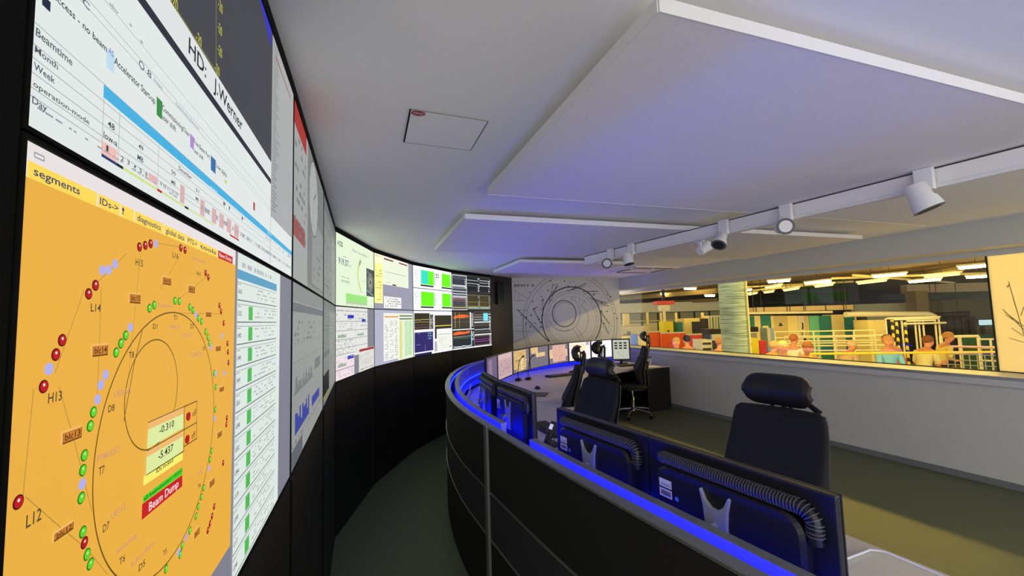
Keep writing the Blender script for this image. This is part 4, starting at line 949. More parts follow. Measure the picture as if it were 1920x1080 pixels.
def scr(seed, bgs):
    def f(c):
        rn = random.Random(seed)
        for it in bgs: c.R(*it)
        c.up()
        for it in bgs:
            x0, y0, x1, y1, col = it
            c.scrib(x0 + .02, y0 + .05, x1 - .02, y1 - .03, max(2, int((y1 - y0) * 14)), tuple(int(v * .72) for v in col), .5, .05, seed)
    return f
zt = 1.165
Mpx = [uz(1578, 928, zt), uz(1222.5, 816.5, zt), uz(1050, 763, zt)]
mon_pt(Mpx[0].xy, Mpx[1].xy, 'nearest monitor seen from behind, fully ribbed along its top edge', draw=scr(1, [(.02, .02, .5, .9, (200, 200, 196))]))
mon_pt(Mpx[1].xy, Mpx[2].xy, 'second monitor from the camera seen from behind, left of the nearest one', draw=scr(2, [(.1, .02, .7, .9, (200, 200, 196))]))
a3, b3 = uz(1004, 737, zt), uz(934, 712, zt); b3 = a3 + (b3 - a3).normalized() * .585
mon_pt(a3.xy, b3.xy, 'third monitor seen from behind, right of a gap where keyboards show', draw=scr(3, [(.1, .1, .6, .8, (200, 180, 180))]))
b4 = uz(901, 693, zt); b4 = b3 + (b4 - b3).normalized() * .585
mon_pt(b3.xy, b4.xy, 'fourth monitor seen from behind, narrow and very oblique', draw=scr(4, [(.1, .1, .6, .8, (200, 180, 180))]))
# far arc of monitors, screens towards the chairs
PK, OR2, GY = (226, 190, 182), (222, 186, 120), (122, 116, 132)
FR = [-.0664, -.0398, -.0042, .0364, .0819, .1289, .1819, .2376]
FY = [4.77, 5.25, 5.83, 6.35, 6.85, 7.28, 7.65, 7.95]
FP = [(r * y, y) for r, y in zip(FR, FY)]
far = [('far monitor with a violet screen, first of the far arc from the left', (112, 96, 130), [(.2, .1, .5, .9, (150, 130, 150))]),
       ('far monitor with a pinkish page of text, second of the far arc from the left', (206, 176, 178), [(.05, .04, .9, .2, (220, 190, 188)), (.05, .24, .95, .9, (200, 168, 172))]),
       ('far monitor with an orange brown diagram and a white cross on it', (124, 116, 134), [(.05, .02, .8, .85, OR2), (.2, .8, .75, .95, OR2), (.48, .42, .56, .92, (250, 246, 240)), (.48, .5, .85, .54, (250, 240, 226)), (.15, .45, .45, .48, (110, 90, 60))]),
       ('far monitor with two small orange windows on grey', (118, 112, 128), [(.05, .0, .42, .30, (236, 196, 140)), (.32, .30, .82, .50, (240, 200, 150))]),
       ('far monitor with a salmon coloured form on a grey background', (130, 118, 134), [(.0, .25, .2, .7, (244, 206, 170)), (.18, .04, .86, .92, (232, 184, 168)), (.85, .3, .96, .68, (240, 206, 180))]),
       ('far monitor with a cream page behind the chair headrests', (236, 228, 226), [(.1, .08, .75, .95, (246, 226, 190)), (.8, 0, .95, .2, (180, 170, 190))]),
       ('far monitor with an almost empty white page, rightmost of the far arc', (244, 244, 246), [(.1, .1, .8, .8, (240, 240, 244))])]
for i, (lab, bg, its) in enumerate(far):
    mon_pt(FP[i], FP[i + 1], lab, draw=scr(40 + i, its), bg=bg, back=False, kb=1.0 if i < 5 else 1.15)
def slides(c):
    c.R(.04, .03, .96, .97, (198, 202, 184)); c.up()
    for k in range(9): c.R(.12 + .27 * (k % 3), .14 + .13 * (k // 3), .30 + .27 * (k % 3), .22 + .13 * (k // 3), (50, 54, 54))
    c.scrib(.12, .6, .9, .9, 4, (160, 164, 150), .4, .1, 3)
ft = at(1166, 690, 7.62)
m8 = monitor('smaller squarish monitor with black frame standing alone right of the far arc', (ft.x, ft.y), math.radians(-4), draw=slides, bg=(70, 72, 70), kb=0.95, back=False, w=.33, h=.385, zb=.80, group='monitors on the curved desk')
MB().box((0, .03, -.02), (.05, .02, .12), M_bez).build('stand', m8); MB().box((0, .04, -.0625), (.22, .16, .012), M_bez).build('foot', m8, bevel=.004)

# ------------------------------------------------------------------ things on the worktop
ZW = 0.7305
def keyboard(label, x, y, rz, w=.44, d=.15):
    t = thing('keyboard', label, 'keyboard', loc=(x, y, ZW), rz=rz)
    MB().box((0, 0, .010), (w, d, .018), M_bez).build('body', t, bevel=.004)
    kb = MB()
    for r in range(6):
        for c_ in range(20):
            if r == 5 and 4 <= c_ <= 8: continue
            kb.box((-w / 2 + .018 + c_ * (w - .036) / 19, -d / 2 + .015 + (5 - r) * (d - .03) / 5, .0215), ((w - .036) / 19 * .84, (d - .03) / 5 * .8, .005), M_grey if False else M_bez)
    kb.box((0, -d / 2 + .015, .0215), (.12, .016, .005), M_bez)
    o = kb.build('keys', t, bevel=.0008, bseg=1)
    return t
def mouse(label, x, y, rz):
    t = thing('computer_mouse', label, 'mouse', loc=(x, y, ZW), rz=rz)
    MB().ell((0, 0, .001), (.032, .056, .034), M_bez, 16, 6, v0=0, v1=.5).build('body', t)
    MB().tube([(-.004, .028, .030), (.004, .028, .030)], .007, M_grey, 10).build('wheel', t)
    return t
k1 = uz(1030, 807, ZW); keyboard('black keyboard in the gap between the second and third near monitors', k1.x, k1.y, math.radians(-68))
k2 = uz(1050, 705, ZW); keyboard('black keyboard in front of the far monitors with orange windows', k2.x, k2.y, math.radians(28))
k3 = uz(1180, 686, ZW); keyboard('black keyboard in front of the standalone far monitor', k3.x, k3.y, math.radians(16), w=.42)
mo = uz(1008, 729, ZW); mouse('black mouse lying on the dark pad beside the near monitors', mo.x, mo.y, .4)
mo = uz(1072, 699, ZW); mouse('black mouse at the right end of the keyboard before the far monitors', mo.x, mo.y, -.9)
pd_ = uz(1010, 740, ZW); tag(MB().box((0, 0, .0035), (.20, .24, .006), M_bez).build('mouse_pad', None, bevel=.002, loc=(pd_.x, pd_.y, ZW), rz=-.25), 'small dark square mouse pad on the curved worktop', 'mouse pad')
# desk phone handset between the near monitors
ph = uz(1031, 838, ZW); t = thing('desk_phone', 'dark handset with a lit display in its cradle beside the second near monitor', 'phone', loc=(ph.x, ph.y, ZW), rz=math.radians(-60))
MB().box((0, 0, .016), (.085, .11, .030), M_bez).build('cradle', t, bevel=.006)
hs_ = MB().box((0, 0, 0), (.052, .022, .15), M_bez, Matrix.Rotation(math.radians(-28), 3, 'X')); h_ = hs_.build('handset', t, bevel=.006, loc=(0, .01, .095))
Mr = Matrix.Rotation(math.radians(-28), 3, 'X')
MB().box(Mr @ Vector((0, -.0115, .035)), (.036, .002, .036), emi((190, 196, 230), 1.0), Mr).build('display', h_)
# gooseneck microphones
for px, py, lab in ((972, 714, 'black gooseneck microphone on a round base, left of its twin'), (991, 712, 'black gooseneck microphone on a flat base, right of its twin')):
    q = uz(px, py, ZW); t = thing('gooseneck_microphone', lab, 'microphone', loc=(q.x, q.y, ZW), group='gooseneck microphones')
    MB().tube([(0, 0, .0), (0, 0, .028), (0, 0, .036)], [.05, .046, .03], M_bez, 20).build('foot', t)
    pts = catmull([(0, 0, .03), (0, .005, .14), (.02, .01, .26), (.06, .0, .33)], 5)
    MB().tube(pts, .005, M_bez, 8).build('neck', t); MB().tube([pts[-1], pts[-1] + Vector((.035, -.006, .012))], .012, M_grey, 12).build('capsule', t)
# laptop / papers at the far end
lp = at(1209, 700, 7.45);  t = thing('laptop_dock', 'flat silver box with a dark lid edge standing at the far right of the desk', 'device', loc=(lp.x, lp.y, ZW), rz=math.radians(-22))
MB().box((0, 0, .06), (.24, .18, .12), M_silver).build('case', t, bevel=.006); MB().box((0, 0, .1265), (.25, .19, .010), M_bez).build('lid', t, bevel=.003)
for i, (px, py, ang) in enumerate(((1222, 687, .2), (1150, 686, -.3))):
    q = uz(px, py, ZW); tag(MB().box((0, 0, .0012), (.21, .297, .0018), M_label).build('paper_sheet', None, loc=(q.x, q.y, ZW + .0002), rz=ang), ['white sheet of paper beside the silver box at the far desk end', 'white sheet of paper under the standalone far monitor'][i], 'paper')
# clear document sleeve on the near end of the worktop
q = uz(1668, 1085, ZW); sl_ = thing('document_sleeve', 'pale plastic document tray edge on the near end of the worktop', 'tray', loc=(q.x, q.y, ZW), rz=math.radians(22))
M_pl = mat('pale_plastic', (206, 204, 190), .25)
mb = MB(); mb.box((0, 0, .003), (.30, .24, .004), M_pl); mb.build('tray', sl_, bevel=.002)
mb = MB(); mb.tube([(-.14, -.10, .012), (-.14, .08, .012), (-.11, .11, .012), (.11, .11, .012), (.14, .08, .012), (.14, -.10, .012)], .004, M_white, 8); mb.build('rim', sl_)
# small power sockets and cable loops in the lit channel
for i, (px, py) in enumerate(((878, 722), (882, 742), (893, 762))):
    q = uz(px, py, .93); q = Vector((q.x, q.y, 0)); j = min(range(len(RAIL)), key=lambda i_: (RAIL[i_] - q).length); b0 = RAIL[j] + RN[j] * .19
    tdn = (RAIL[j + 1] - RAIL[j]).normalized()
    pts = catmull([b0 + Vector((0, 0, .74)), b0 + RN[j] * .03 + tdn * .02 + Vector((0, 0, .86)), b0 + tdn * .07 + RN[j] * .05 + Vector((0, 0, .93)), b0 + tdn * .12 + RN[j] * .03 + Vector((0, 0, .84)), b0 + tdn * .13 + Vector((0, 0, .74))], 6)
    tag(MB().tube(pts, .006, M_silver, 8).build('cable_loop'), ['cable loop behind the monitors, furthest of three in the blue lit channel', 'cable loop behind the monitors, middle one of three in the blue lit channel', 'cable loop behind the monitors, nearest of three in the blue lit channel'][i], 'cable', 'cable loops in the desk channel')

# ------------------------------------------------------------------ office chairs
def loft(mb, rings, m, smooth=True):
    n = len(rings[0]); vs = [v for r_ in rings for v in r_]; fs = []
    for j in range(len(rings) - 1):
        for i in range(n): fs.append((j * n + i, j * n + (i + 1) % n, (j + 1) * n + (i + 1) % n, (j + 1) * n + i))
    mb.add(vs, fs, m, smooth); mb.add(rings[0], [tuple(range(n - 1, -1, -1))], m); mb.add(rings[-1], [tuple(range(n))], m); return mb
def sring(cx, cy, z, w, t, wrap=0.0, n=28, e=3.2, axis='z', bulge=0):
    out = []
    for i in range(n):
        a = 2 * PI * i / n; c_, s_ = math.cos(a), math.sin(a)
        x = w * math.copysign(abs(c_) ** (2 / e), c_); y = t * math.copysign(abs(s_) ** (2 / e), s_)
        y += wrap * (x / w) ** 2 + (bulge * (1 - (x / w) ** 2) if s_ > 0 else 0)
        out.append((cx + x, cy + y, z))
    return out
def chair(label, x, y, fwd, hz=0.0):
    rz = math.atan2(fwd[1], fwd[0]) - PI / 2
    t = thing('office_chair', label, 'office chair', loc=(x, y, 0), rz=rz, group='black office chairs at the curved desk')
    # base star
    for k in range(5):
        a = 2 * PI * k / 5 + .3; c_, s_ = math.cos(a), math.sin(a)
        lg = MB().tube([(c_ * .03, s_ * .03, .125), (c_ * .16, s_ * .16, .115), (c_ * .31, s_ * .31, .088)], [.026, .021, .016], M_chrome, 10).build('base_leg', t)
        cs = MB(); 
        for o_ in (-.014, .014):
            cx, cy = c_ * .31 - s_ * o_, s_ * .31 + c_ * o_
            cs.tube([(cx - s_ * .007, cy + c_ * .007, .028), (cx + s_ * .007, cy - c_ * .007, .028)], .028, M_bez, 16)
        cs.tube([(c_ * .31, s_ * .31, .028), (c_ * .31, s_ * .31, .085)], .009, M_chrome, 8)
        cs.build('castor', lg)
    MB().tube([(0, 0, .09), (0, 0, .14), (0, 0, .145), (0, 0, .30), (0, 0, .305), (0, 0, .42)], [.036, .036, .027, .027, .014, .014], M_chrome, 16).build('gas_column', t)
    MB().box((0, -.03, .43), (.16, .22, .05), M_bez).build('mechanism', t, bevel=.01)
    sm = MB(); rings = []
    for z, w, d in ((.452, .20, .19), (.462, .235, .225), (.49, .245, .238), (.515, .235, .228), (.527, .19, .18)): rings.append(sring(0, .03, z, w, d, e=3.4))
    loft(sm, rings, M_seat).build('seat', t)
    # backrest cushion with lumbar bulge
    prof = [(-.185, .50, .17, .02), (-.160, .515, .205, .035), (-.135, .60, .225, .058), (-.118, .68, .232, .068), (-.130, .76, .235, .060), (-.172, .86, .235, .044), (-.215, .96, .230, .030), (-.238, 1.05, .222, .026), (-.246, 1.085, .212, .022), (-.250, 1.10, .190, .012)]
    rings = [sring(0, py, pz, w, th, wrap=.034, e=4.0) for (py, pz, w, th) in prof]
    bk = loft(MB(), rings, M_seat).build('backrest', t)
    rings = [sring(0, py - th - .012, pz, w * .96, .012, wrap=.036, e=4) for (py, pz, w, th) in prof[1:-1]]
    loft(MB(), rings, M_bez).build('back_shell', t)
    MB().tube([(0, -.05, .425), (0, -.20, .43), (0, -.262, .50), (0, -.238, .70), (0, -.262, .86)], [.025, .028, .026, .022, .016], M_bez, 10).build('back_support', t)
    # headrest
    zc = 1.225 + hz
    hr = MB(); rings = []
    for i in range(15):
        s_ = math.sin(PI / 2 * (-1 + 2 * i / 14)); k = max(.42, (1 - abs(s_) ** 7) ** .4) ; x_ = .158 * s_ ; wr_ = .030 * s_ * s_
        ring = []
        for j in range(12):        # convex front
            a = -1.25 + 2.5 * j / 11; ring.append((x_, -.215 + wr_ - .055 + .085 * math.cos(a) * (0.6 + .4 * k), zc + .082 * k * math.sin(a) * 1.05))
        for j in range(12):        # hollow back
            a = 1.25 - 2.5 * j / 11; ring.append((x_, -.215 + wr_ - .080 + .060 * math.cos(a) * (0.6 + .4 * k), zc + .072 * k * math.sin(a) * 1.02))
        rings.append(ring)
    loft(hr, rings, M_leather).build('headrest', t)
    for sx in (-.045, .045):
        MB().box((sx, -.262, 1.10 + (zc - 1.10) / 2), (.018, .012, zc - 1.06), M_bez).build('headrest_post', t, bevel=.003)
    MB().tube([(0, -.278, 1.02), (0, -.300, 1.12), (0, -.305, zc - .01), (0, -.285, zc + .02)], [.016, .014, .014, .02], M_bez, 10).build('headrest_arm', t)
    MB().tube([(-.07, -.283, zc), (.07, -.283, zc)], .013, M_bez, 10).build('headrest_hinge', t)
    MB().tube([(-.06, -.285, zc - .02), (-.12, -.275, zc - .06), (-.172, -.262, zc - .095)], [.013, .012, .015], M_bez, 10).build('headrest_lever', t)
    return t
def ch(label, px, Y, fwd, hz=0.0):     # px: column of the headrest centre
    q = at(px, 700, Y); L = math.hypot(*fwd); f_ = (fwd[0] / L, fwd[1] / L)
    return chair(label, q.x + f_[0] * .23, Y + f_[1] * .23, f_, hz)
ch('nearest black office chair with its padded front towards the camera, by the near monitors', 1455, 2.22, (-.84, -.55), -.035)
ch('second nearest black office chair, broad dark back just beyond the near monitors', 1128, 3.35, (-.90, -.42), -.035)
ch('black office chair seen in profile, left of the broad dark chair', 1084, 4.35, (-1, .12))
ch('black office chair whose headrest shows right above the broad dark chair', 1124, 5.15, (-.92, .38), .0)
ch('black office chair furthest from the camera, in profile on a chrome base before the window', 1212, 6.75, (-1, .18), .03)
# ------------------------------------------------------------------ experimental hall behind the window
HF, HC = -0.8, 2.95
M_hfloor = mat('hall_floor_paint', (170, 150, 100), .6, noise=.1, scale=2)
M_hceil = mat('hall_ceiling_brown', (126, 106, 62), .9, noise=.1, scale=1)
M_hy = mat('yellow_cream_paint', (236, 214, 130), .6, noise=.04, scale=4)
M_hc = mat('cream_panel', (222, 212, 168), .6, noise=.05, scale=4)
M_ht = mat('teal_cabinet', (30, 120, 98), .5, noise=.05, scale=4)
M_htl = mat('light_green_cabinet', (100, 190, 140), .5)
M_hd = mat('dark_brown_steel', (48, 40, 28), .7, noise=.2, scale=3)
M_hg = mat('hall_concrete', (150, 150, 128), .8, noise=.06, scale=6)
M_or = mat('orange_curtain', (238, 100, 20), .7, noise=.08, scale=5)
M_or2 = mat('red_orange_curtain', (226, 66, 20), .7, noise=.08, scale=5)
M_yel = mat('bright_yellow_paint', (246, 226, 20), .5)
M_rail = mat('cream_rail_paint', (238, 226, 170), .5)
M_raily = mat('yellow_rail_paint', (240, 196, 40), .5)
M_blk = mat('hall_black', (24, 22, 20), .6)
M_gl = mat('dark_green_glass', (26, 62, 20), .25, noise=.5, scale=1.5)
M_skin = mat('skin', (224, 150, 104), .6)
struct(MB().prism([(3.2, 9.2), (2.5, 9.3), (-2, 20), (-2, 34), (40, 34), (40, -2), (6.6, -2), (2.6, 7.9)][::-1] if False else [(2.62, 8.95), (6.66, -0.5), (40, -0.5), (40, 34), (-2, 34), (-2, 10.2)], HF - .1, HF, M_hfloor).build('floor'))
struct(MB().prism([(2.62, 8.95), (6.66, -0.5), (40, -0.5), (40, 34), (-2, 34), (-2, 10.2)], HC, HC + .1, M_hceil).build('ceiling'))
struct(MB().box((19, 33.1, (HF + HC) / 2), (42, .2, HC - HF), M_hd).build('wall_far'))
def hbox(name, label, cat, x0, y0, x1, y1, Y, dep, m, floor=False, group=None, parts=None, bevel=0):
    """upright box whose front face fills the given photo window at forward distance Y"""
    a = at(x0, (y0 + y1) / 2, Y); b = at(x1, (y0 + y1) / 2, Y); zt_ = at((x0 + x1) / 2, y0, Y).z; zb_ = HF if floor else at((x0 + x1) / 2, y1, Y).z
    w = b.x - a.x; h = zt_ - zb_
    t = thing(name, label, cat, loc=((a.x + b.x) / 2, Y + dep / 2, zb_), group=group)
    MB().box((0, 0, h / 2), (w, dep, h), m).build('body', t, bevel=bevel)
    t['_w'] = w; t['_h'] = h; t['_d'] = dep
    if parts: parts(t, w, h, dep)
    for k_ in ('_w', '_h', '_d'): del t[k_]
    return t
def face(nm, t, u0, v0, u1, v1, w, h, dep, m, th=.02):      # plate on the front face, v measured down
    MB().box((w * ((u0 + u1) / 2 - .5), -dep / 2 - th / 2, h * (1 - (v0 + v1) / 2)), (w * (u1 - u0), th, h * (v1 - v0)), m).build(nm, t)
# concrete column just outside the window
cc = at(1376, 600, 7.7); col_ = thing('round_column', 'thick round grey green concrete column right outside the window', 'column', loc=(cc.x, cc.y, HF))
mc = bpy.data.materials.new('board_marked_concrete'); mc.use_nodes = True; nt = mc.node_tree; b_ = nt.nodes['Principled BSDF']; b_.inputs['Roughness'].default_value = .8
tc = nt.nodes.new('ShaderNodeTexCoord'); mp = nt.nodes.new('ShaderNodeMapping'); mp.inputs['Scale'].default_value = (1.5, 1.5, 40); nz = nt.nodes.new('ShaderNodeTexNoise'); nz.inputs['Scale'].default_value = 2; cr = nt.nodes.new('ShaderNodeValToRGB')
cr.color_ramp.elements[0].color = (*lin((116, 132, 104)), 1); cr.color_ramp.elements[1].color = (*lin((186, 200, 164)), 1); cr.color_ramp.elements[0].position = .35; cr.color_ramp.elements[1].position = .65
nt.links.new(tc.outputs['Object'], mp.inputs[0]); nt.links.new(mp.outputs[0], nz.inputs['Vector']); nt.links.new(nz.outputs[0], cr.inputs[0]); nt.links.new(cr.outputs[0], b_.inputs['Base Color'])
MB().tube([(0, 0, 0), (0, 0, HC - HF)], .225, mc, 32).build('shaft', col_)
MB().tube([(.16, -.19, 0.02), (.16, -.19, HC - HF - .02)], .018, M_hy, 8).build('pipe', col_)
# lamps: fluorescent fittings under the hall ceiling
lampE = emi((255, 224, 140), 150.0); lampUnseen = emi((252, 216, 96), 115.0); lampD = emi((255, 220, 130), 2.5)
def lamp(x0, y0, x1, y1, z, on, lab):
    a = uz(x0, y0, z); b = uz(x1, y1, z)
    if (b - a).length > 2.2: b = a + (b - a).normalized() * 1.5
    c = (a + b) / 2; d = (b - a).normalized(); L = max((b - a).length, .6)
    t = thing('fluorescent_lamp', lab, 'ceiling lamp', loc=(c.x, c.y, z), rz=math.atan2(d.y, d.x), group='fluorescent lamps of the hall')
    MB().box((0, 0, .045), (L + .06, .16, .05), M_hc).build('fitting', t)
    MB().tube([(-L / 2, 0, 0), (L / 2, 0, 0)], .05, lampE if on else lampD, 10).build('tube', t)
    MB().tube([(0, 0, .07), (0, 0, HC - z - .001)], .006, M_hd, 6).build('hanger', t)
for args in [(1288, 541, 1300, 541, 2.7, 1, 'bright hall lamp furthest left but one, above the orange curtain'), (1242, 551, 1256, 551, 2.6, 1, 'small bright hall lamp nearest the end wall'), (1324, 554, 1338, 554, 2.45, 1, 'bright hall lamp just left of the concrete column'),
             (1395, 544, 1404, 543, 2.6, 1, 'small bright hall lamp just right of the concrete column'), (1441, 528, 1480, 525, 2.6, 1, 'long lit hall lamp, first right of the column'), (1511, 531, 1556, 526, 2.6, 1, 'long lit hall lamp, second right of the column'),
             (1638, 518, 1698, 513, 2.6, 1, 'long lit hall lamp, highest in the middle of the window'), (1706, 528, 1762, 523, 2.5, 1, 'long lit hall lamp below and right of the highest one'), (1806, 501, 1853, 497, 2.6, 1, 'long lit hall lamp in the top right corner of the window'), (1823, 519, 1854, 517, 2.5, 1, 'long lit hall lamp under the top right one'),
             (1437, 539, 1463, 535, 2.5, 0, 'dim hall lamp between column and green glazing'), (1471, 544, 1496, 540, 2.4, 0, 'dim hall lamp at the left edge of the green glazing'), (1405, 552, 1418, 549, 2.4, 0, 'dim hall lamp low beside the column'), (1434, 548, 1449, 546, 2.4, 0, 'dim hall lamp right of the low one beside the column'),
             (1610, 531, 1660, 525, 2.5, 0, 'dim hall lamp in the middle of the window'), (1735, 519, 1797, 513, 2.5, 0, 'dim hall lamp above the concrete pillar'), (1530, 537, 1560, 533, 2.5, 0, 'dim hall lamp above the green glazing')]:
    lamp(*args)
# unseen row of lamps, added outside to throw yellow light through the window
for i, t_ in enumerate((0.2, 2.0, 3.8, 5.6, 7.4)):
    p = W(t_, 2.6, 0)
    t = thing('fluorescent_lamp', 'unseen hall lamp added above the window head to light film, sill and floor', 'ceiling lamp', loc=(p.x, p.y, 2.84), rz=math.atan2(TD.y, TD.x), group='unseen lamps added above the window head')
    MB().box((0, 0, .07), (1.56, .16, .05), M_hc).build('fitting', t); MB().tube([(-.75, 0, 0), (.75, 0, 0)], .05, lampUnseen, 10).build('tube', t)
# ceiling beams
bi = 0
for (x0, y0, x1, y1, z, m) in [(1165, 552, 1345, 530, 2.55, M_hy), (1165, 560, 1345, 545, 2.55, M_hceil), (1165, 572, 1345, 562, 2.35, M_hceil), (1400, 538, 1600, 528, 2.8, M_hy), (1405, 545, 1560, 530, 2.65, M_hy), (1560, 522, 1850, 512, 2.75, M_hy), (1600, 516, 1790, 530, 2.7, M_hy), (1690, 522, 1800, 505, 2.8, M_hceil)]:
    a, b = uz(x0, y0, z), uz(x1, y1, z); d = (b - a).normalized()
    mb = MB(); mb.tube([a, b], .045 if m is M_hy else .12, m, 6, smooth=False)
    tag(mb.build('ceiling_pipe'), ['long cream conduit under the hall ceiling at far left', 'brown ceiling beam of the hall, upper at far left', 'brown ceiling beam of the hall, lower at far left', 'cream conduit leading right from the column top', 'cream conduit just under the one from the column top', 'cream conduit crossing above the long lit lamps', 'cream conduit sloping down past the highest lit lamp', 'brown beam near the top right of the window'][bi], 'ceiling pipe'); bi += 1
# pale fascia and far window wall at the left
def fac(t, w, h, d):
    for u in (.13, .27, .42, .48, .62, .76, .9): face('mullion', t, u - .008, 0, u + .008, 1, w, h, d, M_hd)
    for v in (.18, .45, .7): face('transom', t, 0, v, 1, v + .02, w, h, d, M_hy, .03)
    for (u0, u1) in ((.02, .12), (.14, .26), (.28, .41), (.49, .61), (.63, .75)): face('glass_panel', t, u0, .25, u1, .44, w, h, d, M_hc, .01)
hbox('facade_wall', 'pale glazed wall with dark mullions at the far left of the hall', 'wall', 1150, 586, 1352, 650, 26, .3, M_hg, True, parts=fac)
hbox('fascia_beam', 'broad pale grey fascia beam across the far left of the hall', 'beam', 1140, 567, 1356, 585, 25.5, .4, mat('pale_fascia', (214, 212, 186), .7))
hbox('hall_pillar', 'yellow cream square pillar at the left of the hall', 'pillar', 1171, 588, 1181, 640, 20, .3, M_hy, True)
def crane(t, w, h, d):
    face('hook_block', t, .3, .5, .7, 1.0, w, h, d, M_hc, .05)
t = hbox('crane_trolley', 'red crane trolley hanging above the orange curtain', 'crane', 1233, 564, 1265, 571, 15, .5, mat('crane_red', (214, 70, 40), .5))
MB().box((0, 0, -.12), (.32, .3, .2), M_hc).build('hoist', t); MB().tube([(0, 0, -.2), (0, 0, -.62)], .05, M_hy, 8).build('chain', t); sz_ = HC - t.location.z - .1; MB().box((0, 0, .1 + sz_ / 2), (.1, .1, sz_ - .002), M_hd).build('suspension', t)
# orange welding curtain in three lengths
def folds(t, w, h, d):
    n = 14
    mb = MB()
    for k in range(n): mb.tube([(-w / 2 + w * (k + .5) / n, -d / 2, .05), (-w / 2 + w * (k + .5) / n, -d / 2, h - .03)], w / n * .42, M_or if t['label'].find('red') < 0 else M_or2, 8)
    mb.build('fold', t)['kind'] = 'stuff'
    MB().tube([(-w / 2, -d / 2, h), (w / 2, -d / 2, h)], .03, M_hc, 8).build('curtain_rail', t)
hbox('welding_curtain', 'orange welding curtain behind the chair at the window, leftmost of three lengths', 'curtain', 1217, 622, 1240, 700, 15.0, .04, M_or, True, group='orange welding curtains', parts=folds)
hbox('welding_curtain', 'orange welding curtain, middle of three lengths', 'curtain', 1240.5, 624, 1288, 700, 14.8, .04, M_or, True, group='orange welding curtains', parts=folds)
hbox('welding_curtain', 'red orange welding curtain, rightmost of three lengths', 'curtain', 1288.5, 627, 1318, 700, 14.6, .04, M_or2, True, group='orange welding curtains', parts=folds)
# machines behind the curtain
def mach(t, w, h, d):
    rn = random.Random(int(w * 1000))
    for k in range(5):
        u, v = rn.uniform(0, .7), rn.uniform(.05, .7); face('panel', t, u, v, u + rn.uniform(.1, .3), v + rn.uniform(.08, .25), w, h, d, rn.choice([M_hc, M_blk, M_hg, M_hd]), .03)
hbox('control_cabinet', 'bright yellow machine cabinet above the orange curtain', 'machine', 1245, 603, 1263, 640, 18, .6, M_yel, True, parts=mach)
hbox('control_cabinet', 'dark green cabinet with a white front right of the yellow machine', 'machine', 1271, 604, 1281, 640, 18, .5, M_ht, True, parts=mach)
hbox('control_cabinet', 'broad cream equipment wall behind the red part of the curtain', 'machine', 1284, 597, 1322, 640, 19, .8, M_hy, True, parts=mach)
hbox('equipment_monitor', 'black display box in front of the cream equipment wall', 'machine', 1303, 603, 1313, 618, 17, .3, M_blk, True)
hbox('control_cabinet', 'narrow dark cabinet left of the striped green lockers', 'machine', 1322.8, 597, 1329, 640, 18.2, .5, M_hd, True)
def stripes(t, w, h, d):
    for k in range(4): face('door', t, .05 + .24 * k, .02, .15 + .24 * k, .7, w, h, d, M_ht if k % 2 else M_hg)
hbox('locker', 'tall pale lockers with green stripes left of the concrete column', 'locker', 1330, 592, 1352, 640, 19, .5, M_hc, True, parts=stripes)
hbox('work_bench', 'cluttered cream bench at the left of the hall floor', 'bench', 1160, 612, 1215, 650, 19, 1.0, M_hc, True, parts=mach)
hbox('cream_machine', 'long low cream machine seen through the window behind the far monitor', 'machine', 1161, 630, 1217, 660, 12.5, .8, M_hy, True, parts=mach)
hbox('blue_box', 'small blue box on the low cream machine', 'box', 1187, 627, 1196, 640, 12.2, .25, mat('mid_blue', (70, 110, 200), .5), True)
for i, (x, w_) in enumerate(((1214, 3), (1240, 2), (1268, 2.5), (1318, 3))):
    hbox('steel_post', ['cream steel post left of the crane', 'thin cream steel post under the crane', 'thin cream steel post right of the crane', 'cream steel post above the red curtain'][i], 'post', x, 586, x + w_, 640, 19.5, .12, M_hy, True)
hbox('shelf_rack', 'low dark rack of pipes with a blue end, left of the concrete column', 'rack', 1330, 617, 1353, 630, 15, .8, M_hd, True, parts=lambda t, w, h, d: [face('pipe', t, .15, v, 1, v + .12, w, h, d, M_hc) for v in (.1, .4, .7)] + [face('end_plate', t, 0, .1, .15, .9, w, h, d, mat('mid_blue', (70, 110, 200), .5))])
hbox('tool_cart', 'cream cart with dark shelves just left of the concrete column', 'cart', 1316, 637, 1336, 680, 12.5, .6, M_hc, True, parts=lambda t, w, h, d: [face('shelf', t, .1, v, .9, v + .04, w, h, d, M_hd) for v in (.05, .15, .25)])
# right of the column
hbox('printer_case', 'flat black case standing right of the concrete column', 'case', 1399, 613, 1422, 622.3, 13.65, .8, M_blk)
hbox('pallet_box', 'cream wooden crate under the black case', 'crate', 1399, 622.5, 1422, 700, 13.6, .9, M_hc, True, parts=lambda t, w, h, d: face('door', t, .45, .02, .95, .3, w, h, d, M_hg))
hbox('machine_cover', 'bright yellow box in front of the cream crate', 'box', 1406, 634, 1424, 700, 12.8, .5, M_yel, True)
hbox('gas_cylinder_rack', 'pale blue and white cabinet between crate and railings', 'cabinet', 1440, 615, 1453, 680, 14, .4, mat('pale_blue_paint', (150, 180, 190), .5), True, parts=lambda t, w, h, d: face('panel', t, 0, 0, .4, .3, w, h, d, M_hc))
hbox('tool_box', 'small red box on the floor between crate and people', 'box', 1424, 639, 1437, 646, 13.2, .3, mat('signal_red', (220, 60, 30), .5), True)
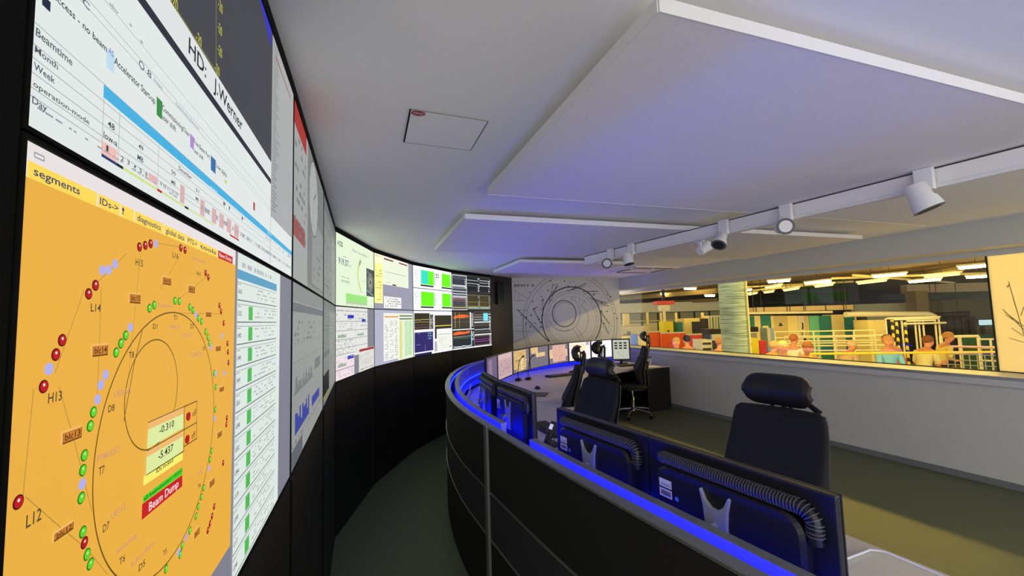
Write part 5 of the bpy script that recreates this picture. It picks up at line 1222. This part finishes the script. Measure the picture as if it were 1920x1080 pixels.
cab = [(1400, 593, 1416, M_ht, 'dark teal panel next to the column'), (1416, 592, 1427, M_hy, 'narrow cream yellow panel, first from the column'), (1427, 591, 1447, M_ht, 'teal cabinet with cream lettering plate'),
       (1447, 592, 1452, M_hy, 'thin yellow panel beside the teal cabinet'), (1452, 592, 1477, mat('tan_door', (206, 182, 110), .6), 'tan shielding door with a small triangular sign'), (1477.5, 592, 1497, M_hy, 'bright cream yellow door right of the tan door'),
       (1497.5, 592, 1510, M_hc, 'whitish panel with small fittings'), (1510.5, 592, 1518, mat('tan_door', (206, 182, 110), .6), 'narrow tan panel left of the light green cabinet'), (1519, 592, 1537, M_htl, 'light green cabinet'), (1537.5, 592, 1560, M_ht, 'teal cabinet right of the light green one'),
       (1560.5, 590, 1584, M_hy, 'tall cream yellow panel in the middle of the hutch row'), (1584.5, 592, 1604, M_ht, 'dark teal panel right of the tall yellow one'), (1604.5, 592, 1608, M_hy, 'slim yellow post in the hutch row'), (1608.5, 594, 1628, M_hd, 'dark grey panel in the hutch row')]
for (x0, y0, x1, m, lab) in cab:
    pr = None
    if 'triangular' in lab: pr = lambda t, w, h, d: [MB().add([(-.1, -d / 2 - .005, h * .80), (.1, -d / 2 - .005, h * .80), (0, -d / 2 - .005, h * .80 + .17)], [(0, 1, 2)], M_blk).build('warning_sign', t)]
    if 'lettering' in lab: pr = lambda t, w, h, d: [face('name_plate', t, .15, .2, .7, .32, w, h, d, M_hy)]
    if 'fittings' in lab: pr = mach
    hbox('hutch_panel', lab + ' in the row of experiment hutches' if 'hutch' not in lab else lab, 'panel', x0, y0, x1, 650, 18, .5, m, True, group='experiment hutch panels', parts=pr)
hbox('control_cabinet', 'plain yellow cabinet left of the striped pipe frame', 'cabinet', 1629, 600, 1663, 650, 16.5, .7, M_hy, True, parts=lambda t, w, h, d: face('label_plate', t, .35, .01, .6, .04, w, h, d, M_hc))
# cable duct and pipes above the hutches
td_ = hbox('cable_duct', 'long tan cable duct above the hutch row', 'duct', 1413, 574, 1600, 583, 17.6, .5, mat('tan_duct', (196, 172, 116), .6), parts=lambda t, w, h, d: [face('joint', t, u, 0, u + .006, 1, w, h, d, M_hd) for u in (.02, .1, .33, .36, .5, .72, .9)])
for x_ in (-1.6, -.5, .6, 1.7): MB().tube([(x_, 0, .2), (x_, 0, HC - td_.location.z - .002)], .012, M_hd, 6).build('hanger', td_)
def pipe(lab, pts, Y, r, m, cat='pipe'):
    P_ = [at(x, y, Y) for x, y in pts]; t = thing('hall_pipe', lab, cat, loc=tuple(P_[0])); o = P_[0]
    MB().tube([q - o for q in P_], r, m, 12).build('run', t)
    for q in (P_[0].lerp(P_[1], .1), P_[-2].lerp(P_[-1], .7)):
        q = q - o; MB().tube([q + Vector((0, 0, r * .9)), Vector((q.x, q.y, HC - o.z - .001))], .012, M_hd, 6).build('hanger', t)
    return t
pipe('thick cream pipe running under the tan cable duct', [(1397, 587.5), (1560, 585)], 17.3, .05, M_hc)
pipe('thick tan ventilation duct above the plain yellow cabinet', [(1585, 590), (1612, 589), (1740, 589), (1752, 594)], 16.8, .11, M_hc)
pipe('dark corrugated duct right of the tan ventilation duct', [(1753, 591), (1815, 588)], 16.9, .10, M_hd)
# upper right structures
hbox('upper_wall', 'broad tan soffit band below the long lamps at the right', 'wall', 1700, 530, 1960, 546, 24, .4, mat('tan_soffit', (196, 172, 130), .8))
hbox('plaster_wall', 'whitish wall band behind the tan ventilation duct', 'wall', 1604, 569, 1722, 600, 23, .3, mat('whitish_plaster', (196, 194, 156), .8))
hbox('hall_pillar', 'round looking brown pillar above the striped pipe frame', 'pillar', 1721, 545, 1744, 640, 22, .6, mat('brown_pillar', (150, 128, 86), .8), True)
hbox('plaster_wall', 'dull olive wall right of the brown pillar', 'wall', 1745, 562, 1860, 640, 24, .3, mat('olive_wall', (110, 104, 72), .8), True)
for i, (x0, x1) in enumerate(((1471, 1514), (1519, 1562))):
    hbox('green_glazing', ['dark green glazing of the hall, left pane', 'dark green glazing of the hall, right pane'][i], 'window', x0, 534, x1, 570, 26, .1, M_gl, parts=lambda t, w, h, d: [face('frame_bar', t, 0, .45, 1, .48, w, h, d, M_blk), face('frame_bar', t, -.03, 0, 0, 1, w, h, d, M_blk)])
hbox('dark_container', 'large dark brown container behind the white railing', 'container', 1764, 594, 1832, 660, 17, 1.5, M_hd, True, parts=lambda t, w, h, d: [face('rib', t, .2 + .2 * k, 0, .215 + .2 * k, .8, w, h, d, M_blk) for k in range(4)])
t = hbox('information_screen', 'bright bluish information screen at the far right of the hall', 'screen', 1833, 598, 1866, 611, 14.5, .08, M_blk)
a = at(1835, 600, 14.49); b = at(1864, 609, 14.49)
MB().box(((a.x + b.x) / 2 - t.location.x, a.y - t.location.y, (a.z + b.z) / 2 - t.location.z), (b.x - a.x, .01, a.z - b.z), emi((196, 226, 232), 1.0)).build('display', t)
MB().box((0, 0.1, -.6), (.08, .08, 1.2), M_blk).build('stand', t)
hbox('storage_cabinet', 'dark green low cabinet under the information screen', 'cabinet', 1835, 628, 1866, 700, 13.5, .6, mat('deep_green', (20, 64, 44), .6), True)
# striped pipe frame
g0 = at(1664, 640, 15.5); g1 = at(1764, 640, 15.5); fz_ = thing('pipe_frame', 'tall cream pipe frame with black and yellow striped posts', 'scaffold', loc=(g0.x, g0.y, HF))
Wf = g1.x - g0.x; Hf = at(1700, 596, 15.5).z - HF
def stripemat():
    m = bpy.data.materials.new('hazard_stripes'); m.use_nodes = True; nt = m.node_tree; b_ = nt.nodes['Principled BSDF']; tc = nt.nodes.new('ShaderNodeTexCoord'); w_ = nt.nodes.new('ShaderNodeTexWave'); w_.bands_direction = 'DIAGONAL'; w_.inputs['Scale'].default_value = 2.2
    cr = nt.nodes.new('ShaderNodeValToRGB'); cr.color_ramp.interpolation = 'CONSTANT'; cr.color_ramp.elements[0].color = (*lin((30, 28, 20)), 1); cr.color_ramp.elements[1].color = (*lin((244, 216, 40)), 1); cr.color_ramp.elements[1].position = .5
    nt.links.new(tc.outputs['Object'], w_.inputs[0]); nt.links.new(w_.outputs[0], cr.inputs[0]); nt.links.new(cr.outputs[0], b_.inputs['Base Color']); return m
M_haz = stripemat()
for k, u in enumerate((0, .12, .20, .30, .36, .55, .62, .70, .93, 1.0)):
    zz = Hf - (k % 3) * .04
    MB().tube([(Wf * u, 0, 0), (Wf * u, 0, zz)], .045 if k in (1, 2, 4) else .03, M_haz if k in (1, 2, 4) else M_hc, 8).build('post', fz_)
for k, (u0, u1, z) in enumerate(((0, 1, Hf), (.12, .95, Hf - .05), (.3, 1.1, Hf - .22), (.36, .9, Hf - .12))):
    MB().tube([(Wf * u0, -.06, z), (Wf * u1, -.06, z)], .035, M_hc, 8).build('top_rail', fz_)
# railings
def railing(lab, p0, p1, Y0, Y1, zs, nposts, m, r=.024, group=None):
    a = at(p0[0], p0[1], Y0); b = at(p1[0], p1[1], Y1); top_ = (a.z + b.z) / 2 - HF; zs = [top_ - (max(zs) - z) for z in zs]; a = Vector((a.x, a.y, HF)); b = Vector((b.x, b.y, HF)); t = thing('hall_railing', lab, 'railing', loc=tuple(a), group=group); v = b - a; v.z = 0
    for z in zs: MB().tube([Vector((0, 0, z)), v + Vector((0, 0, z))], r, m, 8).build('rail', t)
    for k in range(nposts):
        q = v * (k / (nposts - 1)); MB().tube([q, q + Vector((0, 0, max(zs)))], r, m, 8).build('post', t)
    return t
railing('long low cream railing behind the group of people, furthest one', (1452, 616), (1640, 626), 16.4, 15.6, (1.45, 1.22, 1.0), 6, M_rail)
railing('long cream railing with closely spaced bars behind the people', (1470, 627), (1668, 633), 14.4, 13.6, (1.30, 1.14, .98, .82), 7, M_rail)
railing('white portal railing right of the standing people', (1764, 632), (1834, 630), 12.6, 12.4, (1.42, .95), 3, M_rail, .04)
railing('cream railing under the information screen', (1834, 636), (1880, 636), 12.0, 11.8, (1.2, .95, .6), 3, M_rail)
railing('long yellow handrail in front of the people', (1520, 668), (1885, 655), 8.2, 7.6, (.62,), 2, M_raily, .022)
railing('short upper yellow handrail right of the standing people', (1768, 653), (1885, 648), 11.2, 10.4, (.92,), 2, M_raily, .03)
railing('fine grey wire barrier at the lower right of the window', (1776, 668), (1876, 662), 9.0, 8.4, (.42, .3, .2, .1), 8, M_hg, .009)

# ------------------------------------------------------------------ people in the hall
def skinmesh(nm, verts, edges, radii, m, root=0, sub=1):
    me = bpy.data.meshes.new('tmp'); me.from_pydata([tuple(v) for v in verts], edges, []); me.update(); ob = bpy.data.objects.new('tmp', me); C.objects.link(ob)
    sk = ob.modifiers.new('skin', 'SKIN'); sk.use_smooth_shade = True
    dat = me.skin_vertices[0].data if me.skin_vertices else None
    for i, r_ in enumerate(radii): dat[i].radius = (r_, r_) if not isinstance(r_, tuple) else r_; dat[i].use_root = (i == root)
    sb = ob.modifiers.new('sub', 'SUBSURF'); sb.levels = sub; sb.render_levels = sub
    dg = bpy.context.evaluated_depsgraph_get(); dg.update()
    out = bpy.data.meshes.new_from_object(ob.evaluated_get(dg)); out.name = nm; out.materials.clear(); out.materials.append(m)
    bpy.data.objects.remove(ob); bpy.data.meshes.remove(me); return out
def person(label, px, Y, face_deg, lean=0.0, sit=False, shirt=(230, 220, 160), trous=(90, 84, 70), hair=(90, 60, 36), look=0.0, arms=.6, group='visitors in the hall', drop=0.0, skinc=None):
    q = at(px, 640, Y); t = thing('person', label, 'person', loc=(q.x, q.y, HF - drop if False else HF), rz=math.radians(face_deg), group=group)
    hip = .52 if sit else .95
    def up(x, y, z):       # upper body point, leaned about the hip
        dz = z; c_, s_ = math.cos(lean), math.sin(lean); return Vector((x, y * c_ + dz * s_, hip + dz * c_ - y * s_))
    V = []; E_ = []; R_ = []
    def av(p, r, prev=None):
        V.append(Vector(p)); R_.append(r)
        if prev is not None: E_.append((prev, len(V) - 1))
        return len(V) - 1
    pel = av((0, 0, hip), .13); sp1 = av(up(0, .01, .16), .12, pel); sp2 = av(up(0, 0, .34), .135, sp1); ch_ = av(up(0, -.01, .46), .11, sp2)
    nk = av(up(0, 0, .56), .052, ch_); nb = up(0, .02, .60)
    def hd(x, y, z):
        c_, s_ = math.cos(look + lean * .6), math.sin(look + lean * .6); return nb + Vector((x, y * c_ + z * s_, z * c_ - y * s_))
    h0 = av(hd(0, .01, .06), .075, nk); h1 = av(hd(0, .015, .13), .088, h0); h2 = av(hd(0, .005, .20), .070, h1); av(hd(0, .098, .10), .018, h1)
    for s_ in (-1, 1): av(hd(s_ * .09, 0, .11), .018, h1)
    arm = []
    for s_ in (-1, 1):
        sh = av(up(s_ * .18, 0, .45), .060, ch_); el = av(up(s_ * .22, .02 + .12 * arms, .20), .042, sh)
        wr_ = av(up(s_ * .14, .10 + .26 * arms, .14 + .10 * arms), .028, el); pm = av(V[wr_] + Vector((-s_ * .015, .06, .0)), .030, wr_)
        arm.append((sh, el, wr_))
        for k, (o_, L) in enumerate(((-.027, .058), (-.009, .068), (.009, .064), (.027, .05))):
            a = av(V[pm] + Vector((o_, .045, 0)), .0095, pm); b = av(V[a] + Vector((0, L * .6, -.012)), .0085, a); av(V[b] + Vector((0, L * .3, -.025)), .0075, b)
        a = av(V[pm] + Vector((-s_ * .035, .005, .0)), .010, pm); av(V[a] + Vector((-s_ * .012, .035, -.008)), .0085, a)
    legs = []
    for s_ in (-1, 1):
        if sit: hp = av((s_ * .10, .06, hip - .01), .085, pel); kn = av((s_ * .12, .44, hip), .058, hp); an = av((s_ * .12, .46, .09), .04, kn)
        else: hp = av((s_ * .10, 0, hip - .10), .088, pel); kn = av((s_ * .11, .02, .50), .058, hp); an = av((s_ * .11, -.02, .09), .04, kn)
        to = av(V[an] + Vector((0, .14, -.05)), .036, an); legs.append((hp, kn, an))
    sm = mat('skin_%d' % (0 if skinc is None else skinc[0]), skinc or (224, 150, 104), .6)
    body = bpy.data.objects.new('body', skinmesh('body', V, E_, R_, sm)); C.objects.link(body); body.parent = t
    def cloth(nm, idx, scale, m):
        mp_ = {j: i for i, j in enumerate(idx)}; vs = [V[j] for j in idx]; es = [(mp_[a], mp_[b]) for a, b in E_ if a in mp_ and b in mp_]
        o = bpy.data.objects.new(nm, skinmesh(nm, vs, es, [R_[j] * scale + .006 for j in idx], m)); C.objects.link(o); o.parent = t; return o
    cloth('shirt', [pel, sp1, sp2, ch_] + [arm[0][0], arm[0][1], arm[1][0], arm[1][1]], 1.12, mat('shirt_%d_%d_%d' % shirt, shirt, .8))
    cloth('trousers', [pel] + [j for l in legs for j in l], 1.14, mat('trousers_%d_%d_%d' % trous, trous, .8))
    hm = mat('hair_%d_%d_%d' % hair, hair, .8)
    MB().ell(hd(0, -.022, .155), (.100, .112, .100), hm, 16, 8, v0=0, v1=.70, M=Matrix.Rotation(-(look + lean * .6) + .35, 3, 'X')).build('hair', t)
    ey = MB()
    for s_ in (-1, 1): ey.ell(hd(s_ * .033, .092, .135), (.011, .008, .007), M_blk, 8, 5)
    ey.build('eyes', t); MB().ell(hd(0, .090, .062), (.024, .008, .006), mat('lips', (190, 90, 80), .6), 8, 5).build('mouth', t)
    for s_, (hp, kn, an) in zip((-1, 1), legs): MB().ell(V[an] + Vector((0, .06, -.045)), (.048, .13, .045), M_blk, 12, 6).build('shoe', t)
    return t
CR = (232, 220, 150)
person('person with fair hair in a dark jacket before the orange curtain', 1268, 11.0, 150, 0, shirt=(70, 80, 90), hair=(180, 140, 90))
person('person with black hair seen from behind before the red orange curtain', 1288, 11.8, 10, 0, shirt=(110, 120, 130), hair=(30, 26, 24))
person('person in a cream shirt bending beside the concrete column on its left', 1338, 10.6, -80, .25, shirt=CR, hair=(170, 110, 60))
person('person half hidden by the right edge of the concrete column', 1405, 9.2, 60, .1, shirt=(220, 214, 190), hair=(80, 50, 30))
person('person in a cream shirt leaning forward over the table near the column', 1432, 9.7, -70, .5, shirt=CR, hair=(214, 170, 110))
person('person in a teal and white shirt looking towards the window', 1465, 8.6, 170, .05, shirt=(110, 190, 180), hair=(220, 190, 130))
person('person in a cream shirt standing upright behind the teal shirted one', 1485, 10.9, -60, .12, shirt=(240, 232, 196), hair=(190, 110, 60))
person('person with a flushed face low beside the upright cream shirted one', 1511, 9.0, 150, .35, shirt=(230, 200, 150), hair=(150, 90, 50), look=.1)
person('grey haired person in beige bending low near the yellow handrail', 1572, 10.0, -75, .65, shirt=(200, 170, 130), hair=(220, 190, 140))
person('person in a light blue shirt beside a person in red', 1660, 9.5, 165, .15, shirt=(130, 200, 226), hair=(200, 140, 90), arms=.9)
person('person in a salmon red top in the middle of the right hand group', 1690, 10.4, 20, .45, shirt=(226, 120, 90), trous=(70, 50, 50), hair=(150, 90, 60))
person('person in a cream shirt standing bent over the yellow handrail', 1724, 9.6, -75, .40, shirt=CR, trous=(170, 150, 100), hair=(130, 80, 46), arms=.5)
person('person in a yellow shirt and black trousers leaning on the handrail', 1756, 10.7, -110, .35, shirt=(240, 214, 110), trous=(20, 20, 22), hair=(200, 140, 80), arms=.4)
